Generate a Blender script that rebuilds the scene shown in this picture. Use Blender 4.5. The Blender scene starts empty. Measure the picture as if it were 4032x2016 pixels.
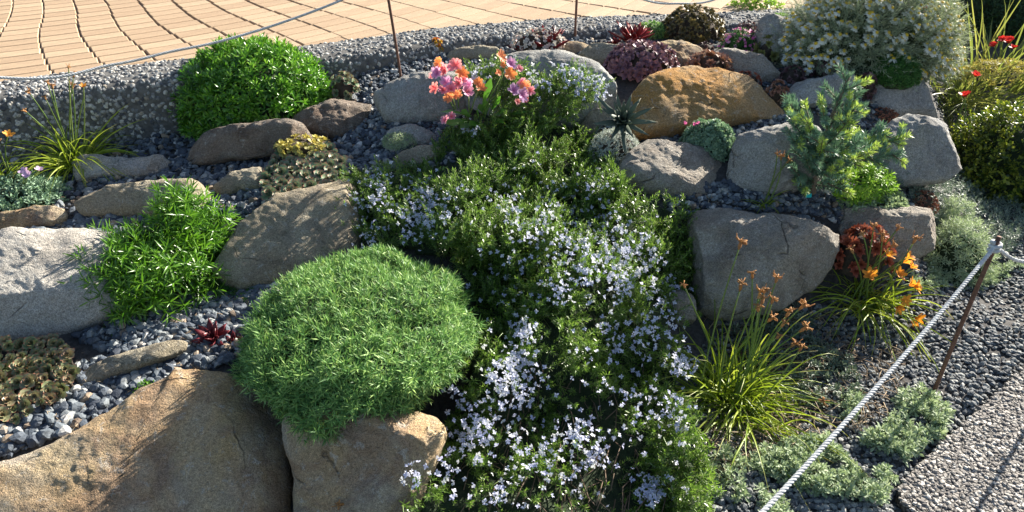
import bpy, math, random
import numpy as np
from mathutils import Matrix, Vector, Quaternion

scene = bpy.context.scene
col = scene.collection
R = math.radians
rng = np.random.default_rng(7)
random.seed(7)

# ------------------------------------------------------------------ camera, sky, sun, exposure
F, PITCH, CH = 2900.0, R(33.0), 1.55           # focal length in photo pixels, downward pitch, eye height
cam_d = bpy.data.cameras.new('camera')
cam = bpy.data.objects.new('camera', cam_d)
col.objects.link(cam)
cam.location = (0, 0, CH)
cam.rotation_euler = (math.pi / 2 - PITCH, 0, 0)
cam_d.sensor_fit = 'HORIZONTAL'
cam_d.sensor_width = 36.0
cam_d.lens = 36.0 * F / 4032.0
cam_d.clip_start, cam_d.clip_end = 0.02, 400.0
scene.camera = cam

SUN_AZ, SUN_EL = R(46.0), R(24.0)              # azimuth clockwise from +Y, elevation
world = bpy.data.worlds.new('World')
scene.world = world
world.use_nodes = True
wn = world.node_tree.nodes
sky = wn.new('ShaderNodeTexSky')
sky.sky_type = 'NISHITA'
sky.sun_disc = False
sky.sun_elevation = SUN_EL
sky.sun_rotation = SUN_AZ
bg = wn['Background']
bg.inputs['Strength'].default_value = 0.058
world.node_tree.links.new(sky.outputs[0], bg.inputs['Color'])
sun_d = bpy.data.lights.new('sun', 'SUN')
sun_d.energy = 5.0
sun_d.angle = R(0.5)
sun_d.color = (1.0, 0.93, 0.82)
sun = bpy.data.objects.new('sun', sun_d)
col.objects.link(sun)
SDIR = Vector((math.sin(SUN_AZ) * math.cos(SUN_EL), math.cos(SUN_AZ) * math.cos(SUN_EL), math.sin(SUN_EL)))
sun.rotation_euler = SDIR.to_track_quat('Z', 'Y').to_euler()
sun.location = (3, 3, 5)
scene.view_settings.view_transform = 'Standard'
scene.view_settings.look = 'None'
scene.view_settings.exposure = 1.75
scene.view_settings.gamma = 1.0
scene.cycles.max_bounces = 6
scene.cycles.transparent_max_bounces = 8

# ------------------------------------------------------------------ numeric helpers
sp, cp = math.sin(PITCH), math.cos(PITCH)

def rays(px, py):
    px = np.asarray(px, float); py = np.asarray(py, float)
    u = (px - 2016) / F; v = -(py - 1008) / F
    return np.stack([u, cp + v * sp, -sp + v * cp], -1)

CAM = np.array([0, 0, CH])

def project(P):
    d = np.asarray(P) - CAM
    z = d[..., 1] * cp - d[..., 2] * sp
    v = d[..., 1] * sp + d[..., 2] * cp
    return 2016 + F * d[..., 0] / z, 1008 - F * v / z

def on_z(px, py, z):
    d = rays(px, py)
    return CAM + d * ((z - CH) / d[..., 2])[..., None]

def on_y(px, py, y):
    d = rays(px, py)
    return CAM + d * (np.asarray(y) / d[..., 1])[..., None]

_perm = np.random.default_rng(3).permutation(256)
_perm = np.concatenate([_perm, _perm, _perm])
_grad = np.random.default_rng(4).normal(size=(256, 3))
_grad /= np.linalg.norm(_grad, axis=1)[:, None]

def perlin(p):
    p = np.asarray(p, float)
    i = np.floor(p).astype(int); f = p - i; i &= 255
    u = f * f * f * (f * (f * 6 - 15) + 10)
    out = 0
    for dx in (0, 1):
        for dy in (0, 1):
            for dz in (0, 1):
                h = _perm[_perm[_perm[i[..., 0] + dx] + i[..., 1] + dy] + i[..., 2] + dz]
                g = _grad[h]
                d = f - np.array([dx, dy, dz])
                w = (u[..., 0] if dx else 1 - u[..., 0]) * (u[..., 1] if dy else 1 - u[..., 1]) * (u[..., 2] if dz else 1 - u[..., 2])
                out = out + w * (g * d).sum(-1)
    return out * 1.5

def fbm(p, o=4, lac=2.1, gain=.5):
    a, s, t = 1.0, 0.0, 0.0
    p = np.asarray(p, float)
    for k in range(o):
        s = s + a * perlin(p + k * 17.3); t += a
        p = p * lac; a *= gain
    return s / t

def in_poly(px, py, poly):
    poly = np.asarray(poly, float)
    x0, y0 = poly[:, 0], poly[:, 1]
    x1, y1 = np.roll(x0, -1), np.roll(y0, -1)
    c = ((y0[None] > py[:, None]) != (y1[None] > py[:, None])) & (px[:, None] < (x1 - x0)[None] * (py[:, None] - y0[None]) / (y1 - y0 + 1e-9)[None] + x0[None])
    return c.sum(1) % 2 == 1

def sample_poly(poly, n):
    poly = np.asarray(poly, float)
    lo, hi = poly.min(0), poly.max(0)
    out = np.zeros((0, 2))
    while len(out) < n:
        q = rng.uniform(lo, hi, size=(n * 2, 2))
        out = np.concatenate([out, q[in_poly(q[:, 0], q[:, 1], poly)]])
    return out[:n]

def norm(v):
    return v / np.maximum(np.linalg.norm(v, axis=-1, keepdims=True), 1e-9)

def basis(dirs, roll=None):
    """rotation matrices whose z axis is dirs, with a random roll about it"""
    d = norm(np.asarray(dirs, float)); n = len(d)
    a = np.where(np.abs(d[:, 2:3]) > .95, np.array([[1., 0, 0]]), np.array([[0., 0, 1]]))
    x = norm(np.cross(a, d)); y = np.cross(d, x)
    r = rng.uniform(0, 2 * math.pi, n) if roll is None else roll
    c, s = np.cos(r)[:, None], np.sin(r)[:, None]
    X = x * c + y * s
    Y = np.cross(d, X)
    return np.stack([X, Y, d], -1)

# ------------------------------------------------------------------ terrain height field
ZP = 0.50                                      # level of the brick plaza
ctrl = [  # photo x, photo y, world height there
    (-300, 760, .24), (0, 660, .25), (400, 620, .25), (700, 560, .26), (850, 530, .27), (1100, 470, .31), (1420, 310, .41),
    (1700, 250, .44), (2050, 190, .455), (2300, 155, .465), (2600, 125, .47), (2950, 95, .475),
    (650, 660, .25), (1000, 690, .25), (1450, 560, .31), (1600, 470, .36), (200, 740, .23), (450, 870, .22),
    (1250, 800, .26), (850, 860, .23), (100, 940, .20), (500, 950, .21), (800, 1160, .15), (1000, 1180, .14),
    (300, 1450, .12), (150, 1700, .10), (600, 1330, .13), (-300, 1300, .16), (-300, 1750, .10), (1200, 1180, .14),
    (0, 2300, -.02), (600, 2200, -.02), (1150, 2080, -.02), (1400, 1500, .10), (1700, 1600, .03), (1650, 2016, -.01),
    (2000, 460, .39), (1800, 700, .30), (2200, 700, .31), (2400, 950, .24), (1900, 1000, .22), (2100, 1400, .10), (2500, 1250, .12),
    (2000, 1900, 0.0), (2450, 1700, 0.0), (2620, 1450, 0.0), (2750, 1280, 0.0), (3000, 1260, 0.0), (3300, 1220, 0.0),
    (3650, 1000, 0.0), (3760, 720, 0.0), (3720, 500, .01), (3900, 900, 0.0), (3900, 1250, 0.0), (3400, 1500, 0.0), (2900, 1800, 0.0),
    (2800, 820, .27), (3000, 800, .27), (3200, 820, .26), (3500, 810, .22), (3620, 800, .17),
    (2400, 560, .36), (2650, 545, .37), (2900, 540, .37), (3300, 560, .34), (3420, 460, .36), (3350, 440, .38),
    (2480, 290, .45), (2700, 275, .455), (2860, 340, .44), (3050, 430, .41), (3200, 270, .455), (3400, 280, .45), (3000, 180, .475),
    (3100, 60, .49), (3400, 60, .48), (3600, 200, .42)]
ctrl = np.array(ctrl, float)
cw = on_z(ctrl[:, 0], ctrl[:, 1], ctrl[:, 2])
extra = np.array([[2.9, 4.2, .12], [3.5, 3.6, 0], [4.5, 5.0, .1], [2.6, 2.4, 0], [3.5, 1.5, 0], [2.0, .6, 0], [0.5, .5, -.02], [-.8, .4, -.03], [-2.5, .5, 0], [-3.5, 1.8, .15],
                  [-3.4, 2.3, .22], [6, 3, 0], [6, 6, .1], [1.6, 4.6, .3], [-1, 4.6, .3], [-3.5, 4.0, .28], [-6, 4, .28], [-6, 1, 0.1], [0, -1, 0], [5, -1, 0], [-5, -1, 0], [0, 8, .3], [-6, 8, .3], [6, 9, .2]])
cpts = np.concatenate([cw, extra])

def _tps_k(r2):
    return .5 * r2 * np.log(r2 + 1e-9)

def _tps_fit(P, z, lam=2e-3):
    n = len(P)
    A = _tps_k(((P[:, None] - P[None]) ** 2).sum(-1)) + lam * np.eye(n)
    Q = np.concatenate([np.ones((n, 1)), P], 1)
    M = np.block([[A, Q], [Q.T, np.zeros((3, 3))]])
    return np.linalg.solve(M, np.concatenate([z, np.zeros(3)]))

_w = _tps_fit(cpts[:, :2], cpts[:, 2])
GX0, GX1, GY0, GY1, GN = -6.0, 6.5, -1.0, 8.0, .04
gx = np.arange(GX0, GX1 + 1e-6, GN); gy = np.arange(GY0, GY1 + 1e-6, GN)
GXX, GYY = np.meshgrid(gx, gy)
_q = np.stack([GXX.ravel(), GYY.ravel()], -1)
_z = np.zeros(len(_q))
for k in range(0, len(_q), 20000):
    q = _q[k:k + 20000]
    _z[k:k + 20000] = _tps_k(((q[:, None] - cpts[None, :, :2]) ** 2).sum(-1)) @ _w[:-3] + _w[-3] + q @ _w[-2:]
GZ = np.clip(_z, -.06, .49).reshape(GXX.shape) + .006 * perlin(np.stack([GXX * 7, GYY * 7, GXX * 0], -1))

edge = [(7.0, 5.4), (3.2, 2.88), (2.3, 2.27), (1.62, 1.755), (1.27, 1.49), (1.08, 1.345), (1.0, 1.275), (.985, 1.235), (1.0, 1.19), (1.25, .9), (1.8, .2), (2.4, -.8), (7, -1)]
_in = in_poly(GXX.ravel(), GYY.ravel(), np.array(edge)).reshape(GXX.shape)
GZ = np.where(_in, np.minimum(GZ, -.03), GZ)
_nr = _in.copy()
for _a, _d in ((0, 1), (0, -1), (1, 1), (1, -1)): _nr |= np.roll(_in, _d, _a)
GZ = np.where(_nr, np.minimum(GZ, -.004), GZ)

def tz(x, y):
    fx = np.clip((np.asarray(x) - GX0) / GN, 0, len(gx) - 1.001); fy = np.clip((np.asarray(y) - GY0) / GN, 0, len(gy) - 1.001)
    i = fx.astype(int); j = fy.astype(int); u = fx - i; v = fy - j
    return GZ[j, i] * (1 - u) * (1 - v) + GZ[j, i + 1] * u * (1 - v) + GZ[j + 1, i] * (1 - u) * v + GZ[j + 1, i + 1] * u * v

def ground(px, py, lift=0.0):
    """where the sight line through a photo point meets the garden surface raised by lift"""
    d = rays(px, py)
    lift = np.broadcast_to(np.asarray(lift, float), d.shape[:-1])
    t = np.full(d.shape[:-1], .8); done = np.zeros(d.shape[:-1], bool); best = t.copy()
    for k in range(420):
        p = CAM + d * t[..., None]
        hit = (p[..., 2] <= tz(p[..., 0], p[..., 1]) + lift) & ~done
        best = np.where(hit, t, best); done |= hit
        t = np.where(done, t, t + .016)
        if done.all(): break
    best = np.where(done, best - .008, t)
    return CAM + d * best[..., None]

# ------------------------------------------------------------------ scene helpers
def tag(o, label=None, cat=None, group=None, kind=None):
    if label: o['label'] = label
    if cat: o['category'] = cat
    if group: o['group'] = group
    if kind: o['kind'] = kind
    return o

def mesh_np(name, V, T, mats, attr=None, smooth=True, mat_idx=None):
    """triangle (or quad) mesh from arrays"""
    me = bpy.data.meshes.new(name)
    V = np.ascontiguousarray(V, np.float32); T = np.ascontiguousarray(T, np.int32)
    k = T.shape[1]
    me.vertices.add(len(V)); me.vertices.foreach_set('co', V.ravel())
    me.loops.add(T.size); me.loops.foreach_set('vertex_index', T.ravel())
    me.polygons.add(len(T))
    me.polygons.foreach_set('loop_start', np.arange(0, T.size, k, dtype=np.int32))
    if mat_idx is not None: me.polygons.foreach_set('material_index', np.ascontiguousarray(mat_idx, np.int32))
    me.polygons.foreach_set('use_smooth', np.full(len(T), smooth))
    for m in (mats if isinstance(mats, (list, tuple)) else [mats]): me.materials.append(m)
    me.update(calc_edges=True)
    if attr is not None:
        a = me.attributes.new('tip', 'FLOAT', 'POINT'); a.data.foreach_set('value', np.ascontiguousarray(attr, np.float32))
    return me

def link(name, me, parent=None, loc=(0, 0, 0), mw=None):
    o = bpy.data.objects.new(name, me)
    col.objects.link(o)
    if parent is not None: o.parent = parent
    if mw is not None: o.matrix_local = mw
    else: o.location = loc
    return o

def empty(name, base, label, cat, group=None):
    o = bpy.data.objects.new(name, None)
    o.empty_display_size = .05
    col.objects.link(o); o.location = base
    o['base'] = [float(v) for v in base]
    return tag(o, label, cat, group)

def base_of(o):
    return np.array(o['base'])

def tpl(V, T, tip=None):
    V = np.asarray(V, float); T = np.asarray(T, int)
    return V, T, (np.zeros(len(V)) if tip is None else np.asarray(tip, float))

def join_tpl(parts):
    V, T, A, n = [], [], [], 0
    for v, t, a in parts:
        V.append(v); T.append(t + n); A.append(a); n += len(v)
    return np.concatenate(V), np.concatenate(T), np.concatenate(A)

def xf(t, M=None, s=1.0, p=(0, 0, 0)):
    v = t[0] * np.asarray(s)
    if M is not None: v = v @ np.asarray(M).T
    return v + np.asarray(p), t[1], t[2]

def scatter(templates, P, M, S, which=None):
    """copies of small templates joined into arrays"""
    n = len(P); S = np.broadcast_to(np.asarray(S, float), (n,))
    which = rng.integers(0, len(templates), n) if which is None else which
    Vs, Ts, As, off = [], [], [], 0
    for k, (v, t, a) in enumerate(templates):
        idx = np.where(which == k)[0]
        if not len(idx): continue
        vv = np.einsum('nij,vj->nvi', M[idx], v) * S[idx][:, None, None] + P[idx][:, None, :]
        tt = t[None] + (np.arange(len(idx)) * len(v))[:, None, None] + off
        Vs.append(vv.reshape(-1, 3)); Ts.append(tt.reshape(-1, t.shape[1])); As.append(np.tile(a, len(idx)))
        off += len(idx) * len(v)
    return np.concatenate(Vs), np.concatenate(Ts), np.concatenate(As)

def part_stuff(name, arr, mat, parent, smooth=True, kind='stuff'):
    V, T, A = arr
    o = link(name, mesh_np(name, V - base_of(parent), T, mat, A, smooth), parent)
    if kind: o['kind'] = kind
    return o

def tubes(paths, radii, sides=4):
    """swept tubes; paths list of (n,3), radii list of (n,) or scalars; quads split to triangles"""
    Vs, Ts, As, off = [], [], [], 0
    for P, r in zip(paths, radii):
        P = np.asarray(P, float); n = len(P)
        r = np.broadcast_to(np.asarray(r, float), (n,))
        tan = norm(np.gradient(P, axis=0))
        a = np.array([0.31, .17, .93]); x = norm(np.cross(tan, a)); y = np.cross(tan, x)
        ang = np.arange(sides) * 2 * math.pi / sides
        ring = P[:, None] + r[:, None, None] * (x[:, None] * np.cos(ang)[None, :, None] + y[:, None] * np.sin(ang)[None, :, None])
        V = ring.reshape(-1, 3)
        i = np.arange(n - 1)[:, None] * sides; j = np.arange(sides)[None]; j2 = (j + 1) % sides
        q = np.stack([i + j, i + j2, i + sides + j2, i + sides + j], -1).reshape(-1, 4)
        T = np.concatenate([q[:, [0, 1, 2]], q[:, [0, 2, 3]]])
        caps = [[0, k + 1, k] for k in range(1, sides - 1)] + [[(n - 1) * sides, (n - 1) * sides + k, (n - 1) * sides + k + 1] for k in range(1, sides - 1)]
        T = np.concatenate([T, np.array(caps, int).reshape(-1, 3)])
        Vs.append(V); Ts.append(T + off); As.append(np.repeat(np.linspace(0, 1, n), sides)); off += len(V)
    return np.concatenate(Vs), np.concatenate(Ts), np.concatenate(As)

def blades(B, D, L, W, droop, n=7, taper=.9, side=None):
    """curved strap leaves: base points, start directions, lengths, widths, droop"""
    N = len(B); t = np.linspace(0, 1, n)
    D = norm(np.asarray(D, float))
    L = np.broadcast_to(np.asarray(L, float), (N,)); droop = np.broadcast_to(np.asarray(droop, float), (N,)); W = np.broadcast_to(np.asarray(W, float), (N,))
    P = np.asarray(B)[:, None] + D[:, None] * (L[:, None] * t[None])[..., None]
    P[..., 2] -= (droop * L)[:, None] * (t ** 2)[None]
    bend = norm(rng.normal(size=(N, 3))) * (L * .08)[:, None]
    P += bend[:, None] * (np.sin(t * math.pi * .9) * t)[None, :, None]
    tan = norm(np.gradient(P, axis=1))
    s = norm(np.cross(tan, rng.normal(size=(N, 1, 3)) * .5 + np.array([0, 0, 1.])))
    w = W[:, None] * (1 - taper * t ** 2.2)[None] * .5
    up = np.cross(s, tan)
    Lf = P + s * w[..., None]; Rt = P - s * w[..., None]; Md = P - up * (w * .7)[..., None]
    V = np.stack([Lf, Md, Rt], 2).reshape(-1, 3)
    i = (np.arange(N) * n * 3)[:, None] + (np.arange(n - 1) * 3)[None]
    i = i.ravel()
    T = np.concatenate([np.stack([i, i + 1, i + 4], -1), np.stack([i, i + 4, i + 3], -1), np.stack([i + 1, i + 2, i + 5], -1), np.stack([i + 1, i + 5, i + 4], -1)])
    return V, T, np.tile(np.repeat(t, 3), N)

# ------------------------------------------------------------------ materials
def new_mat(name):
    m = bpy.data.materials.new(name); m.use_nodes = True
    nt = m.node_tree; nt.nodes.clear()
    out = nt.nodes.new('ShaderNodeOutputMaterial')
    b = nt.nodes.new('ShaderNodeBsdfPrincipled')
    nt.links.new(b.outputs[0], out.inputs[0])
    return m, nt, b, out

def rgba(c):
    return (c[0], c[1], c[2], 1.0)

def mixc(nt, fac, a, b, mode='MIX'):
    n = nt.nodes.new('ShaderNodeMix'); n.data_type = 'RGBA'; n.blend_type = mode
    for sock, v in ((n.inputs[0], fac), (n.inputs[6], a), (n.inputs[7], b)):
        if isinstance(v, bpy.types.NodeSocket): nt.links.new(v, sock)
        elif isinstance(v, (int, float)): sock.default_value = v
        else: sock.default_value = rgba(v)
    return n.outputs[2]

def ramp(nt, fac, stops):
    n = nt.nodes.new('ShaderNodeValToRGB')
    e = n.color_ramp.elements
    while len(e) < len(stops): e.new(0.5)
    for k, (p, c) in enumerate(stops):
        e[k].position = p
        e[k].color = rgba(c) if not isinstance(c, (int, float)) else (c, c, c, 1)
    nt.links.new(fac, n.inputs[0])
    return n.outputs[0]

def noise(nt, scale, detail=4, rough=.55, vec=None, dist=0.0):
    n = nt.nodes.new('ShaderNodeTexNoise')
    n.inputs['Scale'].default_value = scale; n.inputs['Detail'].default_value = detail
    n.inputs['Roughness'].default_value = rough; n.inputs['Distortion'].default_value = dist
    if vec is not None: nt.links.new(vec, n.inputs['Vector'])
    return n.outputs['Fac']

def math_n(nt, op, a, b):
    n = nt.nodes.new('ShaderNodeMath'); n.operation = op
    for k, v in enumerate((a, b)):
        if isinstance(v, bpy.types.NodeSocket): nt.links.new(v, n.inputs[k])
        else: n.inputs[k].default_value = v
    return n.outputs[0]

def rand_socket(nt):
    g = nt.nodes.new('ShaderNodeNewGeometry'); o = nt.nodes.new('ShaderNodeObjectInfo')
    s = math_n(nt, 'ADD', g.outputs['Random Per Island'], o.outputs['Random'])
    return math_n(nt, 'FRACT', s, 0.0)

def plant_mat(name, cols, tip=None, tip_from=.5, rough=.5, transl=.35, spec=.35, tip_amt=1.0, base=None):
    """leaf or petal colour varying from piece to piece, optional pigment towards the tip, light passing through"""
    m, nt, b, out = new_mat(name)
    r = rand_socket(nt)
    c = ramp(nt, r, [(k / max(len(cols) - 1, 1), q) for k, q in enumerate(cols)]) if len(cols) > 1 else None
    at = nt.nodes.new('ShaderNodeAttribute'); at.attribute_name = 'tip'
    if c is None: c = mixc(nt, 0.0, cols[0], cols[0])
    if base is not None:
        c = mixc(nt, ramp(nt, at.outputs['Fac'], [(0.05, 1.0), (.45, 0.0)]), c, base)
    if tip is not None:
        f = ramp(nt, at.outputs['Fac'], [(tip_from, 0.0), (1.0, tip_amt)])
        c = mixc(nt, f, c, tip)
    nt.links.new(c, b.inputs['Base Color'])
    b.inputs['Roughness'].default_value = rough
    b.inputs['Specular IOR Level'].default_value = spec
    if transl > 0:
        t = nt.nodes.new('ShaderNodeBsdfTranslucent')
        br = mixc(nt, 1.0, c, (1.0, 1.0, .75), 'MULTIPLY')
        nt.links.new(br, t.inputs['Color'])
        mx = nt.nodes.new('ShaderNodeMixShader'); mx.inputs[0].default_value = transl
        nt.links.new(b.outputs[0], mx.inputs[1]); nt.links.new(t.outputs[0], mx.inputs[2])
        nt.links.new(mx.outputs[0], out.inputs[0])
    return m

def rock_mat(name, c1, c2, stain, stain_amt=.5, rust=None, rust_amt=.0, bump=.6, seed=0.0):
    m, nt, b, out = new_mat(name)
    tc = nt.nodes.new('ShaderNodeTexCoord'); mp = nt.nodes.new('ShaderNodeMapping')
    mp.inputs['Location'].default_value = (seed * 3.1, seed * 1.7, seed * 2.3)
    nt.links.new(tc.outputs['Object'], mp.inputs['Vector']); v = mp.outputs[0]
    big = noise(nt, 5.0, 5, .6, v, .4); mid = noise(nt, 22, 6, .65, v, .3); fine = noise(nt, 150, 4, .7, v); gr = noise(nt, 420, 2, .6, v)
    c = mixc(nt, ramp(nt, big, [(.35, 0.0), (.65, 1.0)]), c1, c2)
    big2 = noise(nt, 7.5, 7, .7, v, .8)
    st = ramp(nt, math_n(nt, 'ADD', math_n(nt, 'MULTIPLY', big2, .8), math_n(nt, 'MULTIPLY', fine, .2)), [(.47, 0.0), (.58, 1.0)])
    c = mixc(nt, math_n(nt, 'MULTIPLY', st, stain_amt), c, stain)
    if rust is not None:
        n2 = noise(nt, 4.0, 5, .65, v, 1.2)
        c = mixc(nt, math_n(nt, 'MULTIPLY', ramp(nt, n2, [(.42, 0.0), (.6, 1.0)]), rust_amt), c, rust)
    vc = nt.nodes.new('ShaderNodeTexVoronoi'); vc.feature = 'DISTANCE_TO_EDGE'; vc.inputs['Scale'].default_value = 3.6
    wv = nt.nodes.new('ShaderNodeVectorMath'); wv.operation = 'ADD'
    wn_ = nt.nodes.new('ShaderNodeTexNoise'); wn_.inputs['Scale'].default_value = 6; wn_.inputs['Detail'].default_value = 6
    nt.links.new(v, wn_.inputs['Vector'])
    ws = nt.nodes.new('ShaderNodeVectorMath'); ws.operation = 'SCALE'; ws.inputs['Scale'].default_value = .10
    nt.links.new(wn_.outputs['Color'], ws.inputs[0]); nt.links.new(v, wv.inputs[0]); nt.links.new(ws.outputs[0], wv.inputs[1]); nt.links.new(wv.outputs[0], vc.inputs['Vector'])
    gate = ramp(nt, noise(nt, 7, 2, .5, v), [(.54, 0.0), (.62, 1.0)])
    crack = math_n(nt, 'MULTIPLY', ramp(nt, vc.outputs['Distance'], [(0.0, 1.0), (.011, 0.0)]), gate)
    c = mixc(nt, math_n(nt, 'MULTIPLY', crack, .6), c, (.05, .042, .036))
    lich = math_n(nt, 'MULTIPLY', ramp(nt, noise(nt, 38, 5, .75, v, .6), [(.57, 0.0), (.63, 1.0)]), .45)
    c = mixc(nt, lich, c, (.56, .55, .50))
    c = mixc(nt, 1.0, c, ramp(nt, fine, [(.3, .55), (.7, 1.3)]), 'MULTIPLY')
    c = mixc(nt, 1.0, c, ramp(nt, gr, [(.35, .6), (.65, 1.3)]), 'MULTIPLY')
    nt.links.new(c, b.inputs['Base Color'])
    b.inputs['Roughness'].default_value = .92; b.inputs['Specular IOR Level'].default_value = .2
    h = math_n(nt, 'ADD', math_n(nt, 'MULTIPLY', mid, .22), math_n(nt, 'SUBTRACT', math_n(nt, 'ADD', math_n(nt, 'MULTIPLY', fine, .36), math_n(nt, 'MULTIPLY', gr, .13)), math_n(nt, 'MULTIPLY', crack, .35)))
    bp = nt.nodes.new('ShaderNodeBump'); bp.inputs['Strength'].default_value = bump; bp.inputs['Distance'].default_value = .036
    nt.links.new(h, bp.inputs['Height']); nt.links.new(bp.outputs[0], b.inputs['Normal'])
    return m

def stone_mat(name, stops, scale=60):
    """loose stones: one colour per stone plus mineral mottling"""
    m, nt, b, out = new_mat(name)
    r = rand_socket(nt)
    c = ramp(nt, r, stops)
    tc = nt.nodes.new('ShaderNodeTexCoord')
    n = noise(nt, scale, 4, .7, tc.outputs['Object'])
    c = mixc(nt, 1.0, c, ramp(nt, n, [(.3, .6), (.7, 1.35)]), 'MULTIPLY')
    nt.links.new(c, b.inputs['Base Color'])
    b.inputs['Roughness'].default_value = .75; b.inputs['Specular IOR Level'].default_value = .35
    bp = nt.nodes.new('ShaderNodeBump'); bp.inputs['Strength'].default_value = .5; bp.inputs['Distance'].default_value = .004
    nt.links.new(n, bp.inputs['Height']); nt.links.new(bp.outputs[0], b.inputs['Normal'])
    return m

def soil_mat(name, c1, c2, scale=30, bump=.8, dist=.01):
    m, nt, b, out = new_mat(name)
    tc = nt.nodes.new('ShaderNodeTexCoord')
    n = noise(nt, scale, 6, .7, tc.outputs['Object'])
    nt.links.new(ramp(nt, n, [(.35, c1), (.65, c2)]), b.inputs['Base Color'])
    b.inputs['Roughness'].default_value = .95
    bp = nt.nodes.new('ShaderNodeBump'); bp.inputs['Strength'].default_value = bump; bp.inputs['Distance'].default_value = dist
    nt.links.new(n, bp.inputs['Height']); nt.links.new(bp.outputs[0], b.inputs['Normal'])
    return m

def plain_mat(name, c, rough=.7, nscale=40, var=.3, metal=0.0):
    m, nt, b, out = new_mat(name)
    tc = nt.nodes.new('ShaderNodeTexCoord')
    n = noise(nt, nscale, 5, .65, tc.outputs['Object'])
    cc = mixc(nt, 1.0, mixc(nt, 0.0, c, c), ramp(nt, n, [(.3, 1 - var), (.7, 1 + var)]), 'MULTIPLY')
    nt.links.new(cc, b.inputs['Base Color'])
    b.inputs['Roughness'].default_value = rough; b.inputs['Metallic'].default_value = metal
    return m

# ------------------------------------------------------------------ ground
M_soil = soil_mat('dark_gritty_soil', (.025, .023, .022), (.07, .066, .063), 60)
nx, ny = len(gx), len(gy)
V = np.stack([GXX.ravel(), GYY.ravel(), GZ.ravel()], -1)
ii = (np.arange(ny - 1)[:, None] * nx + np.arange(nx - 1)[None]).ravel()
g = link('ground', mesh_np('ground', V, np.stack([ii, ii + 1, ii + nx + 1, ii + nx], -1), M_soil))
tag(g, kind='structure')
far = link('ground', mesh_np('ground', np.array([[-80, -60, -.12], [80, -60, -.12], [80, 100, -.12], [-80, 100, -.12]]), np.array([[0, 1, 2, 3]]), M_soil))
tag(far, kind='structure')

# ------------------------------------------------------------------ stones and gravel
def stone_tpl(seed, flat=.6):
    r = np.random.default_rng(seed)
    t = (1 + 5 ** .5) / 2
    v = norm(np.array([[-1, t, 0], [1, t, 0], [-1, -t, 0], [1, -t, 0], [0, -1, t], [0, 1, t], [0, -1, -t], [0, 1, -t], [t, 0, -1], [t, 0, 1], [-t, 0, -1], [-t, 0, 1]], float))
    f = np.array([[0, 11, 5], [0, 5, 1], [0, 1, 7], [0, 7, 10], [0, 10, 11], [1, 5, 9], [5, 11, 4], [11, 10, 2], [10, 7, 6], [7, 1, 8], [3, 9, 4], [3, 4, 2], [3, 2, 6], [3, 6, 8], [3, 8, 9], [4, 9, 5], [2, 4, 11], [6, 2, 10], [8, 6, 7], [9, 8, 1]])
    for k in range(4):
        n_ = norm(r.normal(size=3)); d = r.uniform(.5, .85)
        e = np.maximum(v @ n_ - d, 0); v = v - e[:, None] * n_
    v = v * np.array([1, r.uniform(.6, .9), flat * r.uniform(.8, 1.2)]) * (1 + r.normal(size=(12, 1)) * .07)
    return tpl(v, f)

STONES = [stone_tpl(k) for k in range(14)]
def stone_fine(seed):
    v, f, _ = stone_tpl(seed); v = list(map(tuple, v)); mid = {}; out = []
    def m(a, b):
        k = (min(a, b), max(a, b))
        if k not in mid:
            p = (np.array(v[a]) + np.array(v[b])) / 2; mid[k] = len(v); v.append(tuple(p * 1.09))
        return mid[k]
    for a, b_, c in f:
        x, y, z = m(a, b_), m(b_, c), m(c, a); out += [[a, x, z], [x, b_, y], [z, y, c], [x, y, z]]
    v = np.array(v); r = np.random.default_rng(seed + 50)
    for k in range(5):
        n_ = norm(r.normal(size=3)); h = v @ n_; e = np.maximum(h - h.max() * r.uniform(.6, .85), 0); v = v - e[:, None] * n_
    return tpl(v * (1 + .10 * perlin(v * 2.3 + seed)[:, None]), out)
STONES_L = [stone_fine(k + 30) for k in range(12)]
M_gravel = stone_mat('blue_grey_gravel', [(0, (.035, .044, .062)), (.4, (.08, .097, .12)), (.66, (.135, .157, .175)), (.85, (.24, .255, .255)), (.94, (.50, .49, .46)), (.97, (.30, .23, .16)), (1, (.16, .12, .09))], 130)
M_gravel_dark = stone_mat('small_dark_gravel', [(0, (.05, .058, .068)), (.5, (.12, .132, .14)), (.85, (.22, .23, .22)), (1, (.36, .35, .32))], 160)

def lay_stones(P, size, templates, flatness=.35):
    n = len(P)
    up = norm(np.array([0, 0, 1.]) + rng.normal(size=(n, 3)) * flatness)
    return scatter(templates, P, basis(up), size)

def gravel_px(poly, n, s0, s1, lift=.4):
    q = sample_poly(poly, n)
    P = ground(q[:, 0], q[:, 1])
    s = s0 * .8 + (s1 * 1.1 - s0 * .8) * rng.uniform(0, 1, n) ** 1.9
    P[:, 2] = tz(P[:, 0], P[:, 1]) + s * lift * rng.uniform(.2, 1.3, n)
    return P, s

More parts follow.
